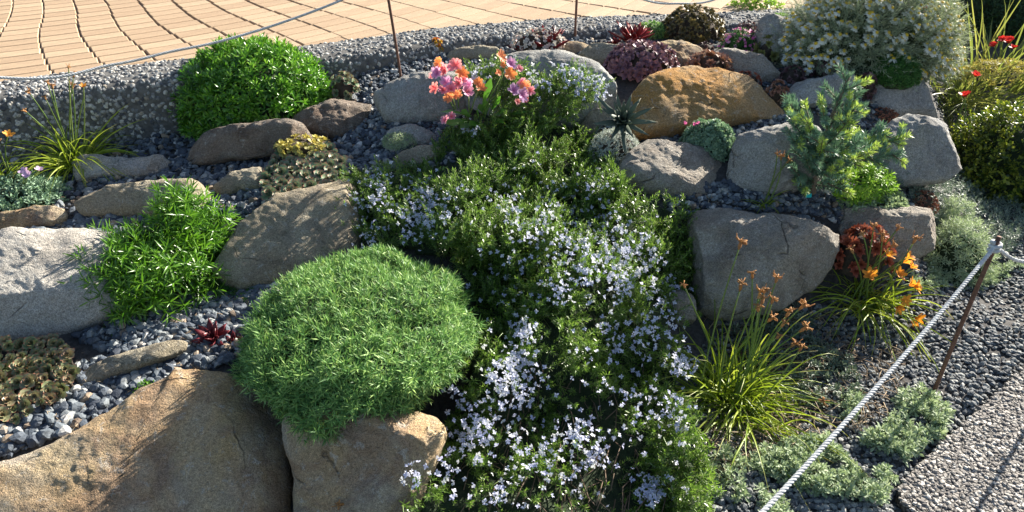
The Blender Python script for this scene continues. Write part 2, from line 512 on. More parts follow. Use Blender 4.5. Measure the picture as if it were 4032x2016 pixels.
gp, gs = [], []
for poly, n, s0, s1 in [
        ([(-150, 560), (900, 480), (1400, 330), (1450, 450), (1400, 560), (1000, 700), (700, 900), (0, 960), (-150, 900)], 2500, .011, .024),
        ([(600, 560), (900, 500), (950, 640), (1100, 660), (1000, 860), (400, 900), (300, 720)], 1100, .012, .022),
        ([(1380, 280), (1700, 210), (2050, 150), (2350, 130), (2300, 240), (1900, 300), (1450, 470)], 2100, .009, .017),
        ([(1330, 450), (1500, 380), (1850, 420), (1800, 640), (1300, 700)], 1500, .012, .022),
        ([(-100, 900), (600, 860), (420, 1000), (-100, 1000)], 500, .016, .03),
        ([(-100, 1560), (400, 1420), (1000, 1130), (1130, 1130), (1000, 1400), (600, 1540), (290, 1700), (-100, 1830)], 2100, .011, .025),
        ([(300, 1330), (700, 1180), (1130, 1120), (1000, 1290), (500, 1420)], 900, .011, .023),
        ([(820, 760), (1340, 640), (1340, 740), (900, 870)], 450, .011, .022),
        ([(2330, 480), (2500, 520), (2900, 500), (3120, 440), (3200, 520), (2850, 620), (2400, 640)], 1100, .009, .017),
        ([(2600, 760), (2880, 720), (3250, 730), (3700, 760), (3720, 860), (3300, 880), (2650, 870)], 1500, .010, .020),
        ([(2200, 150), (3000, 100), (3500, 220), (3450, 420), (3000, 480), (2600, 300), (2250, 250)], 1600, .008, .015),
        ([(3230, 400), (3480, 360), (3500, 520), (3250, 560)], 500, .008, .014)]:
    P, s = gravel_px(poly, n, s0, s1); gp.append(P); gs.append(s)
gp = np.concatenate(gp); gs = np.concatenate(gs)
gr = link('gravel', mesh_np('gravel', *join_tpl([lay_stones(gp[gs < .0205], gs[gs < .0205], STONES), lay_stones(gp[gs >= .0205], gs[gs >= .0205], STONES_L)])[:2], M_gravel, smooth=False))
tag(gr, 'blue grey crushed gravel filling the terraces between the boulders', 'gravel', kind='stuff')
q = sample_poly([(2850, 1250), (3300, 1180), (3700, 1000), (4150, 880), (4200, 1400), (4060, 1440), (3500, 1960), (3580, 2060), (2500, 2080), (2600, 1600)], 8000)
P = ground(q[:, 0], q[:, 1])
q = np.concatenate([rng.uniform([-1.9, .35], [.9, 1.15], size=(3200, 2)), rng.uniform([1.7, 2.25], [3.4, 3.9], size=(2600, 2))]); q = q[~in_poly(q[:, 0], q[:, 1], np.array(edge))]
P = np.concatenate([P, np.c_[q, np.zeros(len(q))]]); s = rng.uniform(.007, .0135, len(P)); P[:, 2] = tz(P[:, 0], P[:, 1]) + s * rng.uniform(.1, .5, len(P))
gr2 = link('gravel', mesh_np('gravel', *lay_stones(P, s, STONES, .25)[:2], M_gravel_dark, smooth=False))
tag(gr2, 'fine dark gravel of the flat bed beside the concrete path', 'gravel', kind='stuff')

# ------------------------------------------------------------------ path slab
def path_mat():
    m, nt, b, out = new_mat('exposed_aggregate_path')
    tc = nt.nodes.new('ShaderNodeTexCoord')
    vo = nt.nodes.new('ShaderNodeTexVoronoi'); vo.inputs['Scale'].default_value = 75; vo.inputs['Randomness'].default_value = .9
    nt.links.new(tc.outputs['Object'], vo.inputs['Vector'])
    v2 = nt.nodes.new('ShaderNodeTexVoronoi'); v2.inputs['Scale'].default_value = 75; v2.feature = 'F2'
    nt.links.new(tc.outputs['Object'], v2.inputs['Vector'])
    edge = math_n(nt, 'SUBTRACT', v2.outputs['Distance'], vo.outputs['Distance'])
    sep = nt.nodes.new('ShaderNodeSeparateColor'); nt.links.new(vo.outputs['Color'], sep.inputs[0])
    pc = ramp(nt, sep.outputs[0], [(0, (.10, .092, .088)), (.4, (.21, .19, .17)), (.75, (.36, .33, .30)), (1, (.6, .56, .51))])
    mask = ramp(nt, edge, [(.05, 0.0), (.22, 1.0)])
    c = mixc(nt, mask, (.055, .05, .045), pc)
    big = noise(nt, 3.0, 4, .6, tc.outputs['Object'])
    c = mixc(nt, 1.0, c, ramp(nt, big, [(.3, .8), (.7, 1.12)]), 'MULTIPLY')
    nt.links.new(c, b.inputs['Base Color']); b.inputs['Roughness'].default_value = .8
    h = ramp(nt, edge, [(.0, 0.0), (.3, 1.0)])
    bp = nt.nodes.new('ShaderNodeBump'); bp.inputs['Strength'].default_value = 1.0; bp.inputs['Distance'].default_value = .008
    nt.links.new(h, bp.inputs['Height']); nt.links.new(bp.outputs[0], b.inputs['Normal'])
    return m

def slab(name, outline, z0, z1, mat, bevel=.006):
    n = len(outline)
    o = np.asarray(outline, float); c = o.mean(0)
    ins = o + norm(c - o) * bevel
    V = np.concatenate([np.c_[o, np.full(n, z0)], np.c_[o, np.full(n, z1 - bevel)], np.c_[ins, np.full(n, z1)]])
    faces = [[k, (k + 1) % n, n + (k + 1) % n, n + k] for k in range(n)] + [[n + k, n + (k + 1) % n, 2 * n + (k + 1) % n, 2 * n + k] for k in range(n)] + [list(range(2 * n, 3 * n))]
    me = bpy.data.meshes.new(name); me.from_pydata(V.tolist(), [], faces); me.materials.append(mat); me.update()
    return me

path = link('path', slab('path', edge[::-1], -.1, .012, path_mat()))
tag(path, kind='structure')
PATH_XY = np.array(edge)

# ------------------------------------------------------------------ kerb and brick plaza
kpx = [(-2.9, 2.62), (-2.5, 2.75), (-2.09, 2.91), (-1.84, 3.03), (-1.52, 3.17), (-.8, 3.46), (-.4, 3.66), (-.02, 3.78), (.37, 3.87), (.84, 3.93), (1.4, 4.02), (1.9, 4.22), (2.25, 4.6), (2.45, 5.2), (2.5, 6.2)]
def catmull(P, m):
    P = np.asarray(P, float); Q = np.concatenate([[2 * P[0] - P[1]], P, [2 * P[-1] - P[-2]]]); out = []
    for k in range(1, len(Q) - 2):
        t = np.linspace(0, 1, m, endpoint=False)[:, None]
        a, b, c, d = Q[k - 1], Q[k], Q[k + 1], Q[k + 2]
        out.append(.5 * (2 * b + (c - a) * t + (2 * a - 5 * b + 4 * c - d) * t ** 2 + (3 * b - a - 3 * c + d) * t ** 3))
    return np.concatenate(out + [P[-1:]])
KB = catmull(kpx, 8)
ktan = norm(np.gradient(KB, axis=0)); knor = np.stack([ktan[:, 1], -ktan[:, 0]], -1)     # towards the garden
KZ = ZP + .012
prof = [(0, -.3), (0, -.008), (.008, 0), (.10, 0), (.175, -.003), (.205, -.012), (.222, -.03), (.23, -.055), (.236, -.15), (.24, -.32)]
K = np.array([[np.r_[KB[i] + knor[i] * d, KZ + z] for d, z in prof] for i in range(len(KB))])
n, m_ = K.shape[:2]
i = (np.arange(n - 1)[:, None] * m_ + np.arange(m_ - 1)[None]).ravel()
M_kerb = soil_mat('kerb_concrete', (.07, .068, .065), (.15, .145, .135), 45, .7, .006)
kerb = link('kerb', mesh_np('kerb', K.reshape(-1, 3), np.stack([i, i + 1, i + m_ + 1, i + m_], -1), M_kerb))
tag(kerb, kind='structure')
# pebbles set into the kerb's face
def pebble_tpl(seed):
    r = np.random.default_rng(seed); a = np.arange(6) * math.pi / 3
    ring = np.c_[np.cos(a), np.sin(a) * r.uniform(.6, .95), np.full(6, -.15)] * (1 + r.normal(size=(6, 1)) * .12)
    up = np.c_[np.cos(a + .4) * .55, np.sin(a + .4) * .45, np.full(6, .38)] * (1 + r.normal(size=(6, 1)) * .12)
    V = np.concatenate([ring, up, [[0, 0, .5]]]); T = []
    for k in range(6):
        k2 = (k + 1) % 6
        T += [[k, k2, 6 + k2], [k, 6 + k2, 6 + k], [6 + k, 6 + k2, 12]]
    return tpl(V, T)
PEB = [pebble_tpl(k) for k in range(8)]
N = 11500
u = rng.uniform(0, 1, N) * (len(KB) - 1.01); seg = u.astype(int); fr = (u - seg)[:, None]
pd = np.array(prof); plen = np.r_[0, np.cumsum(np.linalg.norm(np.diff(pd[1:], axis=0), axis=1))]
w = rng.uniform(0.004, plen[-1] * .97, N); j = np.clip(np.searchsorted(plen, w) - 1, 0, len(plen) - 2)
fq = ((w - plen[j]) / (plen[j + 1] - plen[j]))[:, None]
pr = pd[1:][j] * (1 - fq) + pd[1:][j + 1] * fq
tn = norm(pd[1:][j + 1] - pd[1:][j]); pn = np.stack([-tn[:, 1], tn[:, 0]], -1)
kb = KB[seg] * (1 - fr) + KB[seg + 1] * fr; kn = norm(knor[seg] * (1 - fr) + knor[seg + 1] * fr)
P = np.c_[kb + kn * pr[:, :1], KZ + pr[:, 1]]
NN = np.c_[kn * pn[:, :1], pn[:, 1]]
M_peb = stone_mat('kerb_pebbles', [(0, (.06, .062, .07)), (.3, (.16, .165, .17)), (.6, (.33, .33, .32)), (.85, (.52, .51, .47)), (1, (.28, .24, .19))], 200)
s = rng.uniform(.0065, .0138, N)
pb = link('pebble', mesh_np('pebble', *scatter(PEB, P, basis(NN + rng.normal(size=(N, 3)) * .2), s)[:2], M_peb, smooth=False), kerb)
pb['kind'] = 'stuff'

q = rng.uniform([.95, 1.0], [1.95, 2.05], size=(10500, 2)); q = q[in_poly(q[:, 0], q[:, 1], PATH_XY)]
P = np.c_[q, np.full(len(q), .0115)]
o = link('pebble', mesh_np('pebble', *scatter(PEB, P, basis(np.array([0, 0, 1.]) + rng.normal(size=P.shape) * .15), rng.uniform(.0045, .010, len(P)))[:2], stone_mat('path_pebbles', [(0, (.11, .10, .094)), (.4, (.22, .20, .18)), (.75, (.34, .315, .28)), (1, (.56, .53, .48))], 200), smooth=False), path)
o['kind'] = 'stuff'
# brick plaza: rings of bricks round a far centre
def brick_mat():
    m, nt, b, out = new_mat('tan_brick_paver')
    r = rand_socket(nt)
    c = ramp(nt, r, [(0, (.35, .24, .145)), (.5, (.39, .275, .17)), (1, (.43, .31, .195))])
    tc = nt.nodes.new('ShaderNodeTexCoord')
    n1 = noise(nt, 260, 3, .7, tc.outputs['Object']); n2 = noise(nt, 14, 4, .6, tc.outputs['Object'])
    c = mixc(nt, 1.0, c, ramp(nt, n1, [(.3, .65), (.7, 1.3)]), 'MULTIPLY')
    c = mixc(nt, 1.0, c, ramp(nt, n2, [(.3, .9), (.7, 1.08)]), 'MULTIPLY')
    nt.links.new(c, b.inputs['Base Color']); b.inputs['Roughness'].default_value = .9
    bp = nt.nodes.new('ShaderNodeBump'); bp.inputs['Strength'].default_value = .8; bp.inputs['Distance'].default_value = .002
    nt.links.new(n1, bp.inputs['Height']); nt.links.new(bp.outputs[0], b.inputs['Normal'])
    return m
M_brick = brick_mat()
M_sand = soil_mat('dark_joint_sand', (.06, .045, .035), (.16, .12, .085), 90)
back = [(2.4, 9), (-6, 9), (-6, 2.0)]
front = [tuple(KB[k] + knor[k] * .06) for k in range(len(KB))]
plaza = link('plaza', slab('plaza', [tuple(p) for p in front] + back, ZP - .2, ZP - .007, M_sand, .001))
tag(plaza, kind='structure')
C0 = np.array([-4.3, 7.3]); DT = .196 / 4.75; DR = .0935
a = np.array([[-.5, -.5], [.5, -.5], [.5, .5], [-.5, .5]])
bl = .004
bv = np.concatenate([np.c_[a * [.185, .089], np.full(4, -.02)], np.c_[a * [.185, .089], np.full(4, -bl)], np.c_[a * [.185 - .008, .089 - .008], np.zeros(4)]])
bf = [[k, (k + 1) % 4, 4 + (k + 1) % 4, 4 + k] for k in range(4)] + [[4 + k, 4 + (k + 1) % 4, 8 + (k + 1) % 4, 8 + k] for k in range(4)] + [[8, 9, 10, 11]]
brick_me = bpy.data.meshes.new('brick'); brick_me.from_pydata(bv.tolist(), [], bf); brick_me.materials.append(M_brick); brick_me.update()
cand = []
for ir in range(18, 84):
    r = ir * DR
    for it in range(0, 46):
        th0 = -math.pi / 2 - .35 + it * DT
        wob = .45 * DT * perlin(np.array([it * .05, r * .9, 3.0])) + .03 * DT * perlin(np.array([it * 2.3, r * 9, 1.0]))
        th = th0 + wob
        p = C0 + r * np.array([math.cos(th), math.sin(th)])
        if p[1] > 6.2 or p[0] > 3.4: continue
        k = np.argmin(((KB - p) ** 2).sum(1))
        inside = (p - KB[k]) @ knor[k]
        if inside > .03: continue
        cand.append((p, th, r))
cx, cy = project(np.array([[c[0][0], c[0][1], ZP] for c in cand]))
vis = (cx > -60) & (cx < 4092) & (cy > -60) & (cy < 500)
dist = np.array([np.hypot(*c[0]) for c in cand])
order = np.lexsort((dist, ~vis))
rest = []
for rank, k in enumerate(order):
    p, th, r = cand[k]
    M4 = Matrix.Translation((p[0], p[1], ZP + random.uniform(-.0008, .0008))) @ Matrix.Rotation(th + math.pi / 2, 4, 'Z') @ Matrix.Diagonal((r * DT * (1 - .042) / .185, 1, 1, 1))
    if rank < 300: link('brick', brick_me, plaza, mw=M4)
    else: rest.append(np.array([(M4 @ Vector(v))[:] for v in bv]))
nb = len(bv)
V = np.concatenate(rest); me = bpy.data.meshes.new('brick')
me.from_pydata(V.tolist(), [], [[v + k * nb for v in f] for k in range(len(rest)) for f in bf]); me.materials.append(M_brick); me.update()
o = link('brick', me, plaza); o['kind'] = 'stuff'

# ------------------------------------------------------------------ boulders
RM = {
    'sand': rock_mat('buff_sandstone', (.52, .40, .22), (.45, .39, .31), (.19, .14, .125), .75, (.50, .30, .13), .45, .9, 1),
    'tan': rock_mat('tan_sandstone', (.40, .33, .22), (.44, .39, .29), (.22, .185, .145), .6, None, 0, 1.0, 2),
    'grey': rock_mat('grey_sandstone', (.36, .36, .35), (.45, .45, .42), (.20, .205, .21), .6, (.30, .24, .16), .3, .8, 3),
    'warm': rock_mat('warm_grey_sandstone', (.39, .36, .31), (.46, .43, .38), (.20, .175, .155), .65, (.30, .20, .11), .25, 1.0, 4),
    'orange': rock_mat('orange_sandstone', (.50, .29, .10), (.42, .31, .18), (.30, .21, .13), .4, (.54, .26, .06), .7, 1.0, 5),
    'rust': rock_mat('rusty_brown_stone', (.23, .19, .155), (.36, .32, .27), (.12, .095, .08), .7, (.27, .15, .085), .3, 1.1, 6),
    'pale': rock_mat('pale_grey_stone', (.40, .38, .34), (.46, .43, .38), (.27, .23, .19), .45, None, 0, .6, 7),
}
def boulder(px, label, mat, tilt=40, yaw=0, T=.5, k=3.0, facets=7, amp=.05, base=None, push=0.0, seed=0, NA=132, NR=34, strata=.0, ridge=.5):
    r = np.random.default_rng(seed + 100)
    O = np.asarray(px, float)
    C = catmull(np.concatenate([O, O[:1]]), 10)[:-1]
    seg = np.linalg.norm(np.diff(np.concatenate([C, C[:1]]), axis=0), axis=1); L = np.r_[0, np.cumsum(seg)]
    t = np.linspace(0, L[-1], NA, endpoint=False)
    CC = np.concatenate([C, C[:1]])
    Q = np.stack([np.interp(t, L, CC[:, 0]), np.interp(t, L, CC[:, 1])], -1)
    if base is None:
        kk = np.argsort(-O[:, 1])[:3]; base = (O[:, 0].mean(), O[kk, 1].mean())
    G = ground(np.array(base[0]), np.array(base[1])) + np.array([0, push, -.01])
    a, yw = R(tilt), R(yaw)
    nrm = np.array([math.sin(yw) * math.cos(a), -math.cos(yw) * math.cos(a), math.sin(a)])
    d = rays(Q[:, 0], Q[:, 1])
    tt = ((G - CAM) @ nrm) / (d @ nrm)
    W = CAM + d * tt[:, None]
    c = W.mean(0)
    rad = np.linalg.norm(W - c, axis=1)
    Th = T * np.percentile(rad, 30)
    N = int(NR * 1.9); N += 1 - N % 2
    g1 = np.linspace(-1, 1, N); uu, vv = np.meshgrid(g1, g1)
    rr = np.maximum(np.abs(uu), np.abs(vv)); sr = np.maximum(rr, 1e-6)
    a_, b_ = uu / sr, vv / sr                                   # point on the unit square's rim
    per = np.where((b_ <= -1 + 1e-6), (a_ + 1) / 2, np.where(a_ >= 1 - 1e-6, 1 + (b_ + 1) / 2, np.where(b_ >= 1 - 1e-6, 2 + (1 - a_) / 2, 3 + (1 - b_) / 2))) / 4
    Wc = np.concatenate([W, W[:1]]); ts = np.linspace(0, 1, NA + 1)
    rim = np.stack([np.interp(per % 1.0, ts, Wc[:, k3]) for k3 in range(3)], -1)
    x = 1 - (1 - rr) ** 1.25
    front = c + (rim - c) * x[..., None] + nrm * (Th * (1 - x ** k) ** (1 / k))[..., None]
    ring = np.r_[np.arange(N - 1), N - 1 + N * np.arange(N - 1), N * N - 1 - np.arange(N - 1), (N - 1) * N - N * np.arange(N - 1)]
    Wr = front.reshape(-1, 3)[ring]; NB = len(ring)
    rows = [c + (Wr - c) * x2 - nrm * Th * 1.3 * (1 - x2 ** 2.4) ** (1 / 2.4) for x2 in np.linspace(1, 0, 9)[1:-1]]
    V = np.concatenate([front.reshape(-1, 3), np.concatenate(rows), [c - nrm * Th * 1.3]])
    out = norm(V - (c - nrm * Th * .2))
    size = rad.mean()
    for f in range(facets):
        fn = norm(nrm * r.uniform(.35, 1.0) + norm(r.normal(size=3)) * .9)
        if fn @ nrm < .1: continue
        h = (V - c) @ fn
        e = np.maximum(h - h.max() * r.uniform(.74, .93), 0)
        V = V - e[:, None] * fn * .92
    p = V / max(size, .05)
    off = r.uniform(0, 50, 3)
    A = amp * 1.15 * size
    big = fbm(p * 1.3 + off, 3); mid = fbm(p * 4 + off + 9, 4); rid = 1 - np.abs(fbm(p * 3.2 + off + 21, 4)) * 2.2
    disp = big * 1.3 + mid * .55 - ridge * .6 * np.clip(rid - .55, 0, 1)
    if strata > 0:
        sd = norm(np.array([.12, -.25, 1.0]))
        sv = (V @ sd) / size * 5 + fbm(p * 1.5 + off, 3) * 1.3
        disp = disp + strata * (np.abs((sv % 1) - .5) * 2 - .5)
    fine = fbm(V * 45 + off, 4)
    V = V + out * (A * disp)[:, None] + out * (fine * .006)[:, None] + np.stack([fbm(p * 2.4 + off + 31, 3), fbm(p * 2.4 + off + 41, 3), fbm(p * 2.4 + off + 51, 3)], -1) * (A * .7)
    q = (np.arange(N - 1)[:, None] * N + np.arange(N - 1)[None]).ravel()
    T_ = [np.stack([q, q + 1, q + N + 1], -1), np.stack([q, q + N + 1, q + N], -1)]
    idx = np.concatenate([ring[None], N * N + np.arange(len(rows))[:, None] * NB + np.arange(NB)[None]]); nxt = np.roll(idx, -1, axis=1)
    q1, q2, q3, q4 = idx[:-1].ravel(), nxt[:-1].ravel(), nxt[1:].ravel(), idx[1:].ravel()
    T_ += [np.stack([q1, q4, q3], -1), np.stack([q1, q3, q2], -1), np.stack([np.full(NB, len(V) - 1), nxt[-1], idx[-1]], -1)]
    b0 = np.array([c[0], c[1], V[:, 2].min()])
    o = link('boulder', mesh_np('boulder', V - b0, np.concatenate(T_), RM[mat]), loc=b0)
    return tag(o, label, 'boulder', 'boulders of the rock garden')

BOULDERS = [
    dict(px=[(-250, 1860), (0, 1832), (157, 1783), (313, 1716), (485, 1611), (571, 1548), (673, 1509), (736, 1446), (790, 1410), (877, 1386), (1000, 1385), (1090, 1500), (1122, 1640), (1128, 1752), (1156, 1893), (1152, 1995), (1175, 2120), (1100, 2250), (500, 2330), (-250, 2330)],
         label='largest buff and rust stained boulder, sloping below the dark red succulent', mat='sand', tilt=62, yaw=16, T=.30, k=3.6, amp=.03, base=(500, 2150), seed=1, NA=200, NR=60, push=-.06),
    dict(px=[(1134, 1620), (1300, 1600), (1480, 1590), (1620, 1590), (1730, 1625), (1760, 1740), (1690, 1900), (1600, 2120), (1200, 2150), (1172, 1990), (1162, 1850), (1130, 1740)],
         label='buff and brown boulder directly beneath the dense spiky green cushion', mat='sand', tilt=42, yaw=-6, T=.40, k=3.6, amp=.03, base=(1450, 2070), seed=2, NA=160, NR=44),
    dict(px=[(-260, 960), (0, 945), (100, 932), (330, 935), (470, 955), (600, 1080), (560, 1200), (430, 1265), (300, 1312), (180, 1345), (0, 1352), (-260, 1360)],
         label='pale sunlit boulder with leaf shadows under the bright narrow-leaved plant', mat='pale', tilt=64, yaw=22, T=.5, k=3.0, amp=.04, base=(150, 1335), seed=3, NA=160, NR=44),
    dict(px=[(265, 1525), (330, 1460), (480, 1400), (620, 1360), (742, 1335), (735, 1372), (600, 1432), (450, 1492), (330, 1545), (275, 1555)],
         label='thin buff stone sliver half buried in gravel beside the red edged rosettes', mat='tan', tilt=60, T=.5, amp=.04, seed=4, NA=90, NR=20),
    dict(px=[(905, 870), (1000, 800), (1150, 770), (1290, 730), (1420, 670), (1450, 850), (1400, 1000), (1260, 1080), (1060, 1130), (880, 1155), (825, 1060), (860, 940)],
         label='long buff boulder below the clump of green and pink rosettes', mat='tan', tilt=60, yaw=4, T=.30, k=3.6, amp=.028, seed=5, NA=150, NR=40, strata=.12),
    dict(px=[(300, 805), (330, 770), (420, 740), (480, 730), (600, 715), (700, 708), (800, 715), (850, 745), (830, 830), (640, 862), (460, 860), (330, 855)],
         label='low brownish slab boulder above the bright narrow-leaved plant, in shade', mat='tan', tilt=48, T=.45, k=3.2, amp=.04, seed=6),
    dict(px=[(250, 665), (300, 622), (360, 615), (450, 625), (560, 630), (680, 612), (705, 650), (650, 690), (520, 707), (400, 705), (330, 722), (260, 720)],
         label='low grey slab boulder just right of the drooping strap-leaf clump', mat='grey', tilt=52, T=.45, amp=.06, seed=7),
    dict(px=[(-120, 850), (100, 832), (200, 802), (262, 830), (250, 885), (120, 905), (-120, 940)],
         label='tan boulder below the blue-green plant with pale purple flowers', mat='sand', tilt=52, T=.5, amp=.05, seed=8),
    dict(px=[(733, 640), (765, 565), (850, 505), (1000, 480), (1150, 470), (1240, 520), (1290, 545), (1200, 570), (1080, 610), (900, 640), (800, 652)],
         label='rusty brown boulder under the large domed green bush', mat='rust', tilt=26, T=.5, amp=.05, seed=9),
    dict(px=[(1150, 450), (1280, 415), (1330, 402), (1446, 404), (1450, 480), (1390, 530), (1340, 552), (1250, 535), (1160, 500)],
         label='rough brown and white crusted boulder at the right foot of the domed bush', mat='rust', tilt=58, yaw=22, T=.6, k=3.5, amp=.06, seed=10),
    dict(px=[(845, 722), (870, 690), (950, 675), (1040, 662), (1075, 700), (1060, 745), (960, 755), (900, 780), (850, 765)],
         label='small sunlit tan stone left of the green and pink rosettes', mat='tan', tilt=56, T=.5, amp=.05, seed=11, NA=90, NR=24),
    dict(px=[(1455, 405), (1480, 370), (1560, 320), (1640, 295), (1730, 288), (1830, 300), (1870, 350), (1870, 450), (1780, 480), (1660, 490), (1560, 490), (1470, 470)],
         label='smooth grey boulder behind the pink and orange flowers, at a rusty stake', mat='grey', tilt=40, yaw=-6, T=.6, k=2.6, amp=.04, seed=12, ridge=.2),
    dict(px=[(1780, 330), (1900, 252), (2010, 216), (2180, 207), (2260, 225), (2390, 258), (2480, 290), (2510, 350), (2460, 440), (2400, 505), (2290, 520), (2100, 500), (1900, 450), (1790, 390)],
         label='wide grey boulder with white-flowered rosemary trailing over its face', mat='grey', tilt=38, T=.5, k=2.8, amp=.04, base=(2200, 500), push=.05, seed=13, NA=150, NR=40, ridge=.3),
    dict(px=[(2480, 380), (2560, 310), (2700, 285), (2760, 298), (2830, 288), (2900, 295), (3000, 322), (3062, 385), (3085, 470), (3010, 492), (2900, 505), (2750, 530), (2560, 545), (2480, 550), (2400, 520), (2430, 440)],
         label='large orange sandstone boulder behind the dark spiny agave', mat='orange', tilt=58, yaw=18, T=.45, k=3.6, amp=.035, base=(2750, 525), seed=14, NA=160, NR=46, strata=.15),
    dict(px=[(1740, 222), (1800, 195), (1860, 186), (1970, 193), (2005, 215), (1960, 240), (1850, 242), (1750, 240)],
         label='low tan stone beside the yellow and red succulent by the kerb', mat='tan', tilt=50, T=.5, amp=.06, seed=15, NA=90, NR=24),
    dict(px=[(2262, 228), (2300, 187), (2350, 174), (2430, 183), (2480, 200), (2470, 255), (2400, 270), (2330, 262)],
         label='small rounded stone between the red spiky rosettes and purple rosettes', mat='tan', tilt=44, T=.6, amp=.04, seed=16, NA=90, NR=24),
    dict(px=[(2540, 190), (2640, 168), (2740, 188), (2765, 215), (2745, 255), (2660, 268), (2560, 250)],
         label='flat buff stone behind the mound of purple rosettes', mat='sand', tilt=62, T=.45, amp=.05, seed=17, NA=90, NR=24),
    dict(px=[(2765, 215), (2850, 188), (2900, 205), (3000, 228), (3062, 258), (3060, 322), (2995, 340), (2900, 315), (2800, 270)],
         label='grey-brown boulder below the pink flowered cushion', mat='warm', tilt=50, T=.55, amp=.06, seed=18, NA=110, NR=28),
    dict(px=[(2975, 112), (2995, 75), (3030, 66), (3100, 88), (3150, 110), (3205, 145), (3232, 190), (3210, 240), (3100, 250), (3040, 235), (2985, 170)],
         label='grey boulder with a small bright green moss tuft on top', mat='grey', tilt=42, yaw=6, T=.7, k=2.6, amp=.06, seed=19, NA=120, NR=32),
    dict(px=[(3165, 115), (3230, 78), (3300, 85), (3350, 130), (3330, 210), (3230, 220), (3190, 180)],
         label='brown-grey boulder in shade beneath the daisy mound', mat='warm', tilt=32, T=.6, amp=.05, seed=20, NA=100, NR=26),
    dict(px=[(2895, 72), (2950, 55), (3030, 58), (3050, 82), (2985, 95), (2910, 92)],
         label='low flat grey stone under the lime green leaves', mat='grey', tilt=55, T=.5, amp=.06, seed=21, NA=80, NR=20),
    dict(px=[(3088, 345), (3140, 325), (3230, 310), (3320, 292), (3360, 310), (3360, 385), (3250, 440), (3140, 440), (3090, 400)],
         label='grey boulder with bright top edge behind the dwarf fir', mat='grey', tilt=40, T=.6, k=3.2, amp=.05, seed=22, NA=110, NR=28),
    dict(px=[(3415, 320), (3470, 288), (3600, 308), (3632, 340), (3662, 420), (3675, 475), (3600, 485), (3500, 462), (3430, 440), (3390, 395)],
         label='grey boulder under the dark green cushion', mat='grey', tilt=40, yaw=8, T=.6, k=2.8, amp=.05, seed=23, NA=120, NR=32),
    dict(px=[(3470, 490), (3540, 450), (3620, 458), (3690, 478), (3722, 540), (3757, 640), (3760, 700), (3650, 730), (3500, 740), (3400, 740), (3400, 600), (3430, 530)],
         label='blocky grey boulder right of the dwarf fir', mat='grey', tilt=32, yaw=-4, T=.68, k=2.7, amp=.035, seed=24, NA=130, NR=34, ridge=.2),
    dict(px=[(2848, 690), (2880, 600), (2900, 542), (2950, 520), (3050, 495), (3150, 488), (3225, 520), (3255, 640), (3225, 725), (3150, 750), (3080, 768), (2980, 760), (2870, 738)],
         label='tall grey boulder just left of the dwarf fir', mat='grey', tilt=34, T=.68, k=2.7, amp=.035, seed=25, NA=140, NR=36, ridge=.2),
    dict(px=[(2440, 645), (2500, 592), (2560, 563), (2630, 565), (2700, 585), (2770, 580), (2832, 630), (2855, 720), (2843, 765), (2760, 790), (2650, 790), (2500, 750), (2420, 710)],
         label='rough sunlit buff boulder right of the rosemary, below the pale silver cushion', mat='warm', tilt=62, yaw=22, T=.5, k=3.2, amp=.05, seed=26, NA=150, NR=44),
    dict(px=[(2680, 890), (2720, 830), (2800, 823), (2900, 843), (3040, 850), (3140, 860), (3220, 868), (3295, 930), (3280, 1010), (3240, 1110), (3100, 1190), (2960, 1250), (2800, 1260), (2690, 1180), (2660, 1000)],
         label='big dark shaded boulder right of the rosemary', mat='warm', tilt=38, T=.68, k=2.7, amp=.05, base=(2950, 1245), seed=27, NA=160, NR=44),
    dict(px=[(3238, 872), (3260, 840), (3350, 824), (3450, 830), (3600, 828), (3717, 855), (3714, 890), (3695, 930), (3675, 985), (3600, 1020), (3450, 1030), (3320, 980), (3268, 925)],
         label='layered buff boulder with pale lit top above the red rosettes', mat='warm', tilt=50, yaw=8, T=.85, k=2.4, amp=.05, seed=28, NA=140, NR=40, strata=.3),
    dict(px=[(3508, 440), (3520, 425), (3545, 424), (3553, 437), (3548, 450), (3522, 452)],
         label='tiny tan stone beside the brown-red stonecrop', mat='sand', tilt=45, T=.7, amp=.03, seed=29, NA=60, NR=14),
    dict(px=[(1500, 548), (1540, 510), (1620, 495), (1690, 518), (1725, 550), (1690, 580), (1560, 595), (1510, 585)],
         label='small grey stone left of the pink and orange flowers', mat='grey', tilt=50, T=.5, amp=.05, seed=30, NA=90, NR=24),
    dict(px=[(1550, 625), (1600, 590), (1700, 576), (1745, 600), (1730, 655), (1600, 670)],
         label='small tan stone at the upper left edge of the rosemary', mat='tan', tilt=50, T=.5, amp=.05, seed=31, NA=90, NR=24),
    dict(px=[(1000, 1190), (1030, 1145), (1100, 1130), (1150, 1160), (1140, 1220), (1060, 1240), (1010, 1230)],
         label='small grey stone at the left edge of the spiky green cushion', mat='grey', tilt=45, T=.6, amp=.05, seed=32, NA=80, NR=20),
    dict(px=[(2600, 1180), (2640, 1140), (2710, 1150), (2740, 1200), (2730, 1270), (2650, 1290), (2600, 1250)],
         label='small dark stone between the rosemary and the dry strap-leaf clump', mat='warm', tilt=35, T=.6, amp=.05, seed=33, NA=80, NR=20),
    dict(px=[(2430, 480), (2460, 420), (2500, 400), (2520, 470), (2510, 540), (2440, 560), (2300, 540), (2290, 480), (2340, 430), (2400, 440)],
         label='shaded brown stone wedged below the dark spiny agave', mat='warm', tilt=30, T=.4, amp=.04, seed=34, NA=90, NR=24, push=.02),
    dict(px=[(2030, 172), (2330, 175), (2345, 205), (2260, 225), (2060, 215)],
         label='low pale stone under the white-grey cushion beside the red rosettes', mat='sand', tilt=60, T=.4, amp=.04, seed=35, NA=80, NR=20),
]
for b in BOULDERS: boulder(**b)
